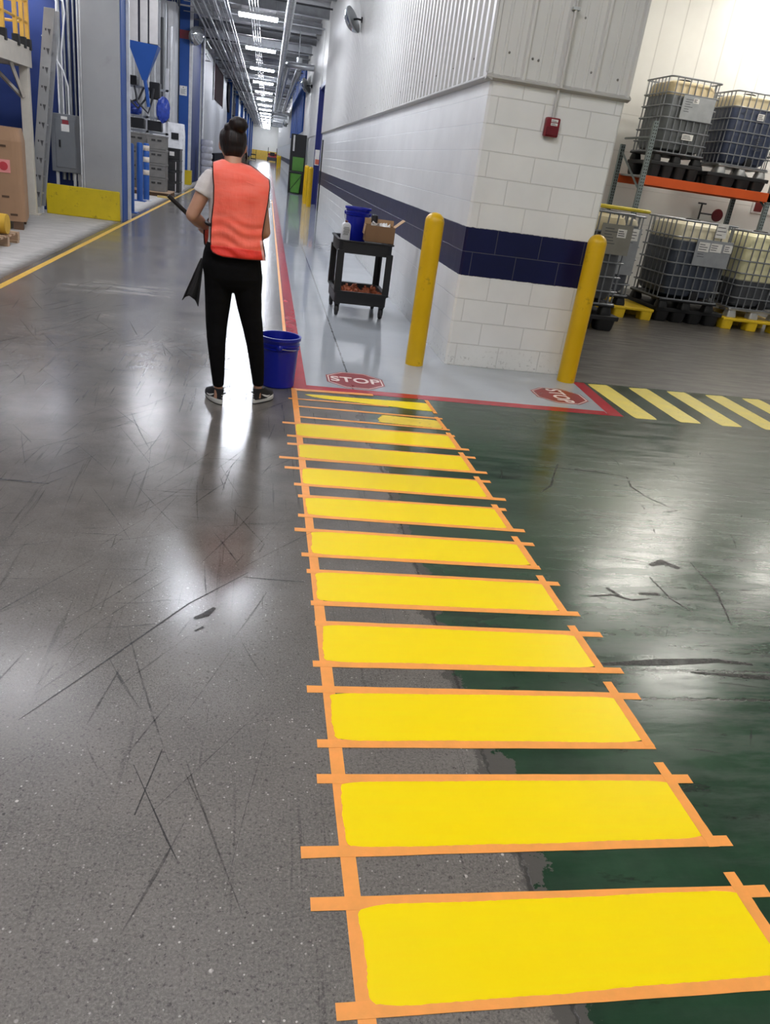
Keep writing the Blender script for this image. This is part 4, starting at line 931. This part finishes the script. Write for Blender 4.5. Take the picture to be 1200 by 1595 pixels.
for k in range(3):
    z = 2.4+k*.5; c = MB().tube([(-.6+.3*k, 0, 2.82), (-.5+.3*k, -.06, 2.6-.1*k), (-.2+.3*k, -.08, 2.35-.1*k), (.1+.2*k, -.04, 2.5), (.25+.15*k, 0, 2.82)], .03, 8).build('hose', dark_steel, loc=(-3.95, 26.22-.08*k, 0), smooth=True)
    tag(c, 'dark hose looping through the machine bay, %s from below' % ORD[k], 'hose')
# blue column with the red band
c2 = thing('blue_column', 'blue column with a dark red band and a dome mirror', 'column', (-3.4, 33.2, 0))
MB().box(-.44, -.02, .12, .7, 0, CEIL).build('side_plate', deep_blue, c2); MB().box(-.02, .36, 0, .7, 0, CEIL).build('column_face', hall_blue, c2); MB().box(.34, .45, -.02, .06, 0, CEIL).build('flange', lt_grey, c2)
band = mat('band_dark_red', '7d1f2c', .4)
MB().box(-.02, .335, -.005, 0, 4.92, 5.2).build('red_band', band, c2); MB().box(-.44, -.02, .115, .12, 4.92, 5.2).build('red_band', band, c2)
for k, x in enumerate((-.30, -.22, -.12, -.05)): MB().tube([(x, .07, .9), (x, .07, CEIL)], (.02, .016, .026, .02)[k], 8).build('conduit', galv, c2)
s = MB().box(.0, .27, -.014, -.005, 3.08, 3.40).build('notice', white_lab, c2)
q = MB()
for k in range(5): q.box(.04, .23-.03*(k % 2), -.016, -.014, 3.14+k*.035, 3.15+k*.035)
q.box(.12, .15, -.016, -.014, 3.33, 3.37); q.build('notice_print', prnt, s)
g = MB(); g.box(-.2, .2, -.04, 0, 0, .52); g.box(.16, .2, 0, .5, 0, .52)
tag(g.build('column_guard', guard_y, loc=(-3.12, 33.14, 0), bevel=.012), 'small yellow guard at the foot of the blue column', 'guard')
wp = MB().tube([(0, 0, 0), (0, 0, 6.2)], .05, 10).build('downpipe', wc, loc=(-2.93, 38.3, 0), smooth=True); tag(wp, 'white vertical pipe at the end of the deep blue wall', 'pipe')
for k, z in enumerate((5.0, 5.5)):
    c = MB().tube([(-.35, .02, 0), (0, 0, 0), (.0, 2.9, 0), (-.3, 2.9, 0)], .03, 8).build('side_pipe', wc, loc=(-2.84, 38.3, z), smooth=True); tag(c, 'white pipe running from the downpipe along the wall, %s from below' % ORD[k], 'pipe')
wr = thing('wrapped_pallet', 'white shrink-wrapped stack beside the shoulder of the person', 'wrapped stack', (-2.62, 37.0, 0))
wrapm = mat('shrink_wrap_white', 'd3d3da', .3, var=.12, scale=8)
for k in range(6): MB().loft([(0, 0, .15+k*.26, .22, .4), (0, 0, .22+k*.26, .25, .43), (0, 0, .34+k*.26, .25, .43), (0, 0, .40+k*.26, .21, .4)], 24, 4).build('wrapped_layer', wrapm, wr, smooth=True)
MB().box(-.26, .26, -.45, .45, 0, .15).build('pallet_base', mat('pallet_wood_dark', '5f4632', .7), wr)
dk = mat('dark_curtain', '1d1c24', .9, var=.2, scale=2, Specular_IOR_Level=.05); mar = mat('maroon_glass', '2a1118', .9, Specular_IOR_Level=.05)
t = thing('dark_window', 'dark maroon window high in the grey corridor wall', 'window', (-3.1, 47, 3.8)); MB().box(0, .04, 0, 9.4, 0, 1.75).build('pane', mar, t); 
for y in (0, 9.2): MB().box(0, .07, y, y+.2, -.1, 1.8).build('window_frame', lt_grey, t)
m = MB(); m.prism([(61.5, 5.6), (66, 5.55), (75, 4.9), (75, 3.9), (63, 3.8), (61.5, 4.6)], -3.09, -2.98, 'yz'); tag(m.build('strip_curtain', dk), 'black curtain hanging past the maroon window', 'curtain')
tag(MB().box(-3.09, -2.9, 47, 61, 0, 1.1).build('dark_bumper', dk), 'long black bumper along the foot of the grey corridor wall', 'bumper')
fb = None
for k, y in enumerate((64.5, 78, 92, 106, 120, 134, 148)):
    t = thing('blue_column', 'slim blue column beyond the grey wall, %s along the corridor' % ORD[k], 'column', (-3.05, y, 0))
    MB().box(-.3, .2, 0, .6, 0, CEIL).build('column_face', hall_blue, t); MB().box(.2, .26, -.03, .06, 0, CEIL).build('flange', lt_grey, t); MB().box(-.3, .24, -.06, .0, 0, .5).build('foot_guard', guard_y if k > 1 else dk, t)
br = thing('wrapped_pallet', 'brownish wrapped pallet far down the corridor behind the head of the person', 'wrapped stack', (-2.15, 72, 0))
MB().loft([(0, 0, .15, .5, .5), (0, 0, .7, .52, .52), (0, 0, 1.35, .42, .45)], 24, 5).build('load', mat('brown_load', '6f6457', .6, var=.3, scale=4), br, smooth=True); MB().box(-.5, .5, -.5, .5, 0, .15).build('pallet_base', mat('pallet_wood_dark', '5f4632', .7), br)
for k, (y, lab) in enumerate(((84, 'black cart far along the machine side'), (130, 'black cart close to the far end wall'))):
    t = thing('tool_cart', lab, 'cart', (-2.2, y, 0)); MB().box(-.4, .4, -.5, .5, .2, .35).build('tray', black_m, t); MB().box(-.4, .4, -.5, .5, .8, .95).build('tray', black_m, t)
    for x in (-.37, .37):
        for yy in (-.45, .45): MB().box(x-.03, x+.03, yy-.03, yy+.03, 0, .95+(.6 if yy > 0 else 0)).build('leg', black_m, t)
# ------------------------------------------------------------------ the painter
skin = mat('skin', 'b88a72', .5, var=.06, scale=9, Subsurface_Weight=.08); skin.node_tree.nodes['Principled BSDF'].inputs['Subsurface Radius'].default_value = (.01, .004, .002)
PX, PY = -.17, 5.15
def soft(o, vox, it=6, fac=.6):
    r = o.modifiers.new('remesh', 'REMESH'); r.mode = 'VOXEL'; r.voxel_size = vox; r.use_smooth_shade = True
    s = o.modifiers.new('smooth', 'SMOOTH'); s.iterations = it; s.factor = fac
    return o
pe = thing('person', 'person seen from behind in an orange vest and black trousers holding a black pole', 'person', (PX, PY, 0))
b = MB()
HC = Vector((-.042, .055, 1.60))           # head centre, bowed forward
b.ell(HC, (.074, .092, .105)); b.ell(HC+Vector((.002, .045, -.05)), (.055, .055, .065)); b.ell(HC+Vector((.004, .072, -.085)), (.030, .030, .028))
b.capsule(HC+Vector((.003, .093, .005)), HC+Vector((.004, .108, -.028)), .008, .013, 10)          # nose
for s in (-1, 1): b.ell(HC+Vector((s*.076, -.008, -.01)), (.010, .020, .031), seg=10, rg=8)      # ears
b.capsule((-.035, -.02, 1.42), (-.040, .03, 1.57), .058, .050)                                      # neck
b.loft([(-.005, .0, .90, .13, .09), (-.005, 0, 1.05, .125, .08), (-.005, -.005, 1.2, .14, .09), (-.005, -.01, 1.34, .15, .09), (-.005, -.005, 1.42, .13, .07), (-.015, -.005, 1.47, .07, .05)], 24)
SL, EL, WL = Vector((-.165, -.005, 1.40)), Vector((-.268, -.035, 1.175)), Vector((-.185, .155, 1.085))
SR, ER, WR = Vector((.122, -.005, 1.385)), Vector((.176, .0, 1.125)), Vector((.075, .215, 1.03))
for a, e, w_ in ((SL, EL, WL), (SR, ER, WR)):
    b.capsule(a, e, .050, .039); b.capsule(e, e.lerp(w_, .35), .039, .040); b.capsule(e.lerp(w_, .35), w_, .040, .026)
PA, PB = Vector((-.425, .085, 1.262)), Vector((.065, .26, .85))                                    # the pole axis
pd = (PB-PA).normalized()
def hand(wr, k, side):
    """palm beside the pole at parameter k, five fingers closing round it"""
    c = PA+pd*k; out = (wr-c); out -= pd*out.dot(pd); out.normalize(); nx = pd.cross(out)*side
    palm = c+out*.028
    b.capsule(wr, palm-pd*.012, .026, .020, 12); b.capsule(palm-pd*.030, palm+pd*.030, .017, .016, 12); b.capsule(palm-pd*.028+nx*.006, palm+pd*.026+nx*.006, .014, .013, 12)
    for i, (o, ln) in enumerate(((-.030, .95), (-.010, 1.1), (.011, 1.05), (.030, .82))):
        q = [palm+pd*o]
        for j in range(1, 4):
            an = j*1.05*ln; q.append(c+pd*o+(out*math.cos(an)+nx*math.sin(an))*.0225)
        for j in range(3): b.capsule(q[j], q[j+1], .0098-.0006*j, .0092-.0006*j, 8)
    t0 = palm-pd*.034; t1 = c-pd*.040-nx*.020+out*.012; t2 = c-pd*.026-nx*.023-out*.010
    b.capsule(t0, t1, .0115, .010, 8); b.capsule(t1, t2, .010, .0085, 8)
hand(WL, .30, 1); hand(WR, .50, -1)
HL, KL, AL = Vector((-.098, -.01, .90)), Vector((-.095, -.035, .53)), Vector((-.068, -.075, .10))
HR, KR, AR = Vector((.085, .0, .90)), Vector((.130, .0, .53)), Vector((.195, .005, .10))
for h_, k_, a_, to in ((HL, KL, AL, Vector((-.135, .055, .03))), (HR, KR, AR, Vector((.262, .135, .03)))):
    cf = k_.lerp(a_, .4); b.capsule(h_, k_, .070, .048); b.capsule(k_, cf, .048, .042); b.capsule(cf, a_+(cf-a_)*.12, .042, .028); b.capsule(a_+(cf-a_)*.12, a_, .029, .030); b.capsule(a_, Vector((a_.x, a_.y, .045)), .030, .026); b.capsule(Vector((a_.x, a_.y, .045)), to, .028, .022)
body = soft(b.build('body', skin, pe, smooth=True), .0055, 5, .5)
# face
eye_w = mat('eye_white', 'dedbd6', .3); eye_d = mat('eye_dark', '2b1c15', .3); lip = mat('lip', '9c5c54', .45)
for s in (-1, 1):
    e = MB().ell(HC+Vector((s*.030, .079, .002)), (.011, .009, .0065), seg=12, rg=8).build('eye', eye_w, pe, smooth=True); MB().ell(HC+Vector((s*.030, .0865, -.001)), (.005, .003, .005), seg=10, rg=6).build('iris', eye_d, e, smooth=True)
    MB().capsule(HC+Vector((s*.018, .092, .024)), HC+Vector((s*.046, .080, .022)), .004, .003, 8).build('eyebrow', eye_d, pe, smooth=True)
MB().ell(HC+Vector((.004, .099, -.056)), (.022, .007, .007), seg=14, rg=8).build('lips', lip, pe, smooth=True)
# hair: close to the skull, gathered to a bun
ht = NT('dark_hair'); n = ht.noise(1, 4, .6, ht.mapp((0, 0, 0), (.3, .2, 0), (90, 25, 12))); ht.bump(n, .6, .006)
hairm = ht.set(ht.mix(ht.mr(n, .35, .7), lin('0c0708'), lin('24120f')), .5, Specular_IOR_Level=.35)
h = MB()
h.ell(HC+Vector((0, -.012, .016)), (.083, .095, .100), Matrix.Identity(4)); h.ell(HC+Vector((.002, -.050, -.022)), (.066, .054, .066)); h.ell(HC+Vector((-.006, -.058, -.048)), (.044, .036, .034))
for s in (-1, 1): h.ell(HC+Vector((s*.062, -.010, .028)), (.022, .055, .050))
BC = HC+Vector((.028, -.058, .108))
h.ell(BC, (.056, .050, .046)); h.ell(BC+Vector((-.045, .01, -.022)), (.040, .04, .032))
for k in range(7):
    a = k*.9; h.ell(BC+Vector((.036*math.cos(a), .012*math.sin(a*2), .027*math.sin(a))), (.024+.004*(k % 3), .025, .021), seg=10, rg=7)
h.capsule(HC+Vector((.070, .0, .02)), HC+Vector((.084, .015, -.070)), .010, .005, 8); h.capsule(HC+Vector((.080, .012, -.05)), HC+Vector((.078, .03, -.105)), .006, .003, 8)
hair = soft(h.build('hair', hairm, pe, smooth=True), .0055, 3, .5)
w_ = MB()
rr = random.Random(4)
for k in range(14):
    a = rr.uniform(0, PI); p0 = BC+Vector((.045*math.cos(a), -.01, .034*math.sin(a))); p1 = p0+Vector((rr.uniform(-.02, .02)+.012*math.cos(a), rr.uniform(-.02, .01), rr.uniform(.0, .02)))
    w_.tube([p0, p0.lerp(p1, .5)+Vector((0, 0, .006)), p1], [.0012, .001, .0006], 4)
for k in range(10):
    x = rr.uniform(-.05, .03); p0 = HC+Vector((x, -.075, -.06)); w_.tube([p0, p0+Vector((rr.uniform(-.01, .01), .01, -.03))], [.0012, .0005], 4)
w_.build('loose_strands', hairm, hair)
MB().tube([BC+Vector((.052*math.cos(a)*.7, .03+.0*a, -.030+.010*math.sin(a))) for a in [k*2*PI/14 for k in range(14)]], .004, 6, closed=True).build('hair_tie', black_m, hair)
# shirt
sh = NT('grey_tee_fabric'); n = sh.noise(1, 4, .6, sh.mapp((0, 0, 0), (0, 0, 0), (14, 14, 30))); sh.bump(n, .35, .012); shm = sh.set(sh.mix(sh.mr(n, .3, .7), lin('cfc7c4'), lin('dcd5d2')), .8)
s = MB()
s.loft([(-.012, 0, .955, .172, .118), (-.01, 0, 1.05, .160, .105), (-.01, -.003, 1.2, .160, .106), (-.008, -.008, 1.32, .170, .108), (-.008, -.006, 1.39, .165, .092), (-.012, -.002, 1.44, .125, .072), (-.02, 0, 1.475, .075, .058)], 32)
for a, e, L in ((SL, EL, .46), (SR, ER, .48)):
    d = e-a; t_ = a-Vector((0, 0, .005)); s.capsule(t_, a+d*.25, .055, .062, 18); s.capsule(a+d*.15, a+d*L, .060, .060, 18, True)
soft(s.build('shirt', shm, pe, smooth=True), .0065, 4, .5)
# trousers
tr = NT('black_trouser_fabric'); n = tr.noise(1, 4, .6, tr.mapp((0, 0, 0), (0, 0, .4), (9, 9, 22))); tr.bump(n, .35, .012); trm = tr.set(tr.mix(tr.mr(n, .3, .7), lin('050506'), lin('0b0b0d')), .9, Specular_IOR_Level=.15)
p = MB()
p.loft([(-.016, -.002, 1.03, .162, .108), (-.016, -.006, .97, .180, .120), (-.016, -.012, .90, .189, .130), (-.004, -.013, .83, .184, .128), (0, -.010, .78, .174, .112), (0, -.008, .75, .150, .085), (0, -.006, .735, .06, .05)], 36, 2.3)
for rows in ([(-.097, -.012, .86, .094, .108), (-.094, -.014, .74, .088, .098), (-.096, -.025, .62, .078, .084), (-.098, -.035, .53, .070, .074), (-.094, -.052, .42, .061, .068), (-.084, -.065, .30, .052, .058), (-.074, -.074, .18, .042, .046), (-.069, -.076, .118, .036, .040)],
             [(.085, -.008, .86, .098, .108), (.092, -.006, .74, .090, .098), (.112, -.004, .62, .078, .084), (.133, -.002, .53, .070, .074), (.155, .0, .42, .060, .068), (.174, .002, .30, .052, .058), (.189, .004, .18, .042, .046), (.195, .004, .124, .037, .040)]):
    p.loft(rows, 26)
soft(p.build('trousers', trm, pe, smooth=True), .0065, 8, .6)
# trainers
up = mat('trainer_upper', '1c1c20', .7, var=.3, scale=60); sole = mat('trainer_sole', 'c9c7c2', .5, var=.08); outs = mat('trainer_outsole', '232326', .7)
def trainer(ax, ay, ang):
    Mx = Matrix.Translation((ax, ay, 0)) @ Matrix.Rotation(ang, 4, 'Z')
    def outline(z, g, tx=0):   # foot outline, heel at -y
        pts = []
        for k in range(28):
            a = 2*PI*k/28; yy = .118*math.sin(a)+.062; wv = .036+.010*math.sin(a)+.006*math.sin(2*a)
            pts.append(tuple(Mx @ Vector((wv*math.cos(a)*g, (yy-.06)*(.96+.04*g)+.06+tx, z))))
        return pts
    MB().rings([outline(0, 1.0), outline(.008, 1.05)]).build('outsole', outs, pe, smooth=True)
    so = MB(); so.rings([outline(.008, 1.05), outline(.018, 1.12), outline(.034, 1.08), outline(.038, .98)]); so = so.build('sole', sole, pe, smooth=True)
    m = MB(); r = []
    for z, g, f in ((.03, 1.06, 1), (.05, 1.06, .99), (.066, 1.02, .92), (.082, .98, .74), (.100, .96, .55), (.108, .92, .50)):
        o_ = []
        for k in range(28):
            a = 2*PI*k/28; wv = .037+.010*math.sin(a)*f; yy = -.054+(.118*math.sin(a)+.118)*f+(1-f)*.0
            o_.append(tuple(Mx @ Vector((wv*math.cos(a)*g, yy, z))))
        r.append(o_)
    m.rings(r); u = m.build('trainer_upper', up, pe, smooth=True)
    # curved pale stripe on the outer and inner flank
    for s_ in (-1, 1):
        q = MB(); L = []; Q = []
        for k in range(9):
            t = k/8; yy = .010+.10*t; zz = .072-.030*math.sin(PI*min(1, t*1.1)*.5)**1 + (.020*(t-.6) if t > .6 else 0); wv = .0415+.006*t; th = .010*math.sin(PI*(t*.9+.08))
            L.append(tuple(Mx @ Vector((s_*(wv+.001), yy-.03, zz+th)))); Q.append(tuple(Mx @ Vector((s_*(wv+.003), yy-.03, zz-th*.3))))
        q.add(L+Q, [(i, i+1, 10+i, 9+i) for i in range(8)]); q.build('side_stripe', sole, u, solid=.002)
    l = MB()
    for k in range(4): l.tube([Mx @ Vector((-.022, .075+.018*k, .082-.007*k)), Mx @ Vector((0, .078+.018*k, .092-.007*k)), Mx @ Vector((.022, .075+.018*k, .082-.007*k))], .0028, 6)
    l.build('laces', black_m, u)
    for k in range(2): MB().box(-.004, .004, -.0605, -.056, .050+.018*k, .056+.018*k, Mx).build('heel_tab', sole, u)
trainer(AL.x+.002, AL.y+.004, .48); trainer(AR.x+.002, AR.y+.004, -.55)
# safety vest: back panel, front panels, hem, black binding, side strap
def t_n(q): return q.noise(1, 4, .55, q.mapp((0, 0, 0), (0, .15, 0), (5, 5, 14)))
vt_ = NT('orange_vest_mesh'); n = vt_.noise(1, 5, .6, vt_.mapp((0, 0, 0), (0, 0, 0), (6, 6, 26))); n2 = vt_.noise(1, 4, .6, vt_.mapp((4, 0, 0), (0, .5, 0), (16, 4, 5)))
vt_.bump(vt_.ma('ADD', t_n(vt_), n2), .35, .016); vestm = vt_.set(vt_.mix(vt_.mr(n, .3, .7), lin('ff634c'), lin('ff7a66')), .65, Sheen_Weight=.2)
hemm = mat('orange_vest_hem', 'dd3020', .6, var=.12, scale=12, bump=.3); bindm = mat('black_binding', '2a1214', .7)
def lerp_tab(tab, x):
    for (a, va), (c, vc) in zip(tab, tab[1:]):
        if x <= c: return va+(vc-va)*max(0, min(1, (x-a)/(c-a)))
    return tab[-1][1]
LEFT = [(.965, -.10), (.978, -.128), (1.0, -.143), (1.05, -.147), (1.17, -.146), (1.27, -.137), (1.36, -.139), (1.45, -.150), (1.50, -.155)]
RIGHT = [(.965, .190), (1.0, .182), (1.06, .168), (1.12, .163), (1.2, .172), (1.3, .186), (1.39, .192), (1.44, .187)]
TOP = [(-.16, 1.487), (-.10, 1.512), (-.03, 1.514), (.07, 1.496), (.13, 1.466), (.19, 1.428)]
def wrap_y(x, z):
    dd = lerp_tab([(.96, .148), (1.05, .136), (1.2, .132), (1.33, .130), (1.42, .112), (1.5, .078)], z)
    e = max(0, 1-((x+.005)/.205)**2)**.5
    return dd*(.42+.58*e)
def wrinkle(x, z):
    lo = max(0, min(1, (1.24-z)/.1)); return .006*math.sin(z*95+x*13+2*math.sin(x*21))*lo*.6+.004*math.sin(x*34+z*7)+.002*math.sin(z*40-x*18)
def panel(front):
    m = MB(); NU, NV = 44, 56; P = []
    for j in range(NV+1):
        v = j/NV; row = []
        for i in range(NU+1):
            u = i/NU
            x0 = -.155+.342*u; zt = lerp_tab(TOP, x0); z = zt+(.966-zt)*v
            if u < .12: z = max(z, lerp_tab([(0, .985), (.5, .972), (1, .966)], u/.12))
            xl, xr = lerp_tab(LEFT, z), lerp_tab(RIGHT, z)
            x = (1-u)*xl+u*xr
            if v < .06: x = x0*(1-v/.06)+x*(v/.06)
            if front: x = x*1.0-(.055*max(0, 1-u*2.5) if z < 1.2 else 0)*min(1, (1.2-z)/.08)
            y = wrap_y(x, z)*min(1, (v/.10)**.5 if v > 0 else 0)
            y = (y+.012*min(1, v*8)) if front else -(y+wrinkle(x, z)*min(1, v*6))
            row.append((x, y-.006, z))
        P.append(row)
    return P, NU, NV
def grid_mb(P, j0, j1, off=0):
    NU = len(P[0])-1; m = MB(); m.add([(x, y+off, z) for row in P[j0:j1+1] for x, y, z in row], [(a*(NU+1)+i, a*(NU+1)+i+1, (a+1)*(NU+1)+i+1, (a+1)*(NU+1)+i) for a in range(j1-j0) for i in range(NU)]); return m
ve = None
for front in (0, 1):
    P, NU, NV = panel(front)
    o = grid_mb(P, 0, NV).build('vest_front' if front else 'vest_back', vestm, pe, smooth=True, solid=.003)
    e = MB(); path = [P[j][0] for j in range(NV+1)]+[P[NV][i] for i in range(1, NU+1)]+[P[j][NU] for j in range(NV-1, -1, -1)]
    e.tube(path, .0045, 6); e.tube(P[0], .004, 6); e.build('binding', bindm, o, smooth=True)
    if not front:
        grid_mb(P, NV-6, NV, -.0035).build('hem_band', hemm, o, smooth=True, solid=.002)
        m = MB(); m.add([(P[j][NU-k][0]+.001, P[j][NU-k][1]-.006, P[j][NU-k][2]) for j in range(NV-14, NV+1) for k in (0, 2)], [(2*a, 2*a+1, 2*a+3, 2*a+2) for a in range(14)]); m.build('pale_edge_strip', mat('pale_pink_strip', 'e8a8a0', .5), o)
        m = MB(); j0, i0 = 4, 26; m.add([(P[j][i][0], P[j][i][1]-.003, P[j][i][2]) for j in (j0, j0+6) for i in (i0, i0+6)], [(0, 1, 3, 2)]); m.build('patch', vestm, o, solid=.002)
MB().tube([(-.150, -.085, 1.135), (-.178, -.03, 1.137), (-.186, .03, 1.137), (-.185, .085, 1.137)], .011, 6).build('side_strap', black_m, pe)
# the pole and the cloth
po = thing('roller_pole', 'long black pole held at a slant by the person', 'pole', (PX, PY, 0))
MB().tube([PA, PA+pd*.02, PA+pd*.24], [.012, .0135, .0135], 12).build('grip', mat('foam_grip_black', '17120f', .7), po, smooth=True)
MB().tube([PA+pd*.24, PB], .010, 12).build('shaft', mat('pole_dark_metal', '3a3432', .3, .5), po, smooth=True)
m = MB(); NU, NV = 12, 14; vs = []
for j in range(NV+1):
    v = j/NV
    for i in range(NU+1):
        u = i/NU; wv = .018+.088*v; x = -.200-.025*v-(.5-u)*0-(1-u)*wv*.95+.010; z = .925-(.27+.03*u-.045*math.sin(PI*u)*v)*v
        y = -.02+(.02*math.sin(u*9)+.012*math.sin(u*17))*v*.8-.015*v; vs.append((x, y, z))
m.add(vs, [(a*(NU+1)+i, a*(NU+1)+i+1, (a+1)*(NU+1)+i+1, (a+1)*(NU+1)+i) for a in range(NV) for i in range(NU)])
tag(m.build('cloth', mat('black_cloth', '1b1b1d', .85, var=.2, scale=20), loc=(PX-.003, PY, 0), smooth=True, solid=.005), 'black cloth hanging from the hip of the person', 'cloth')
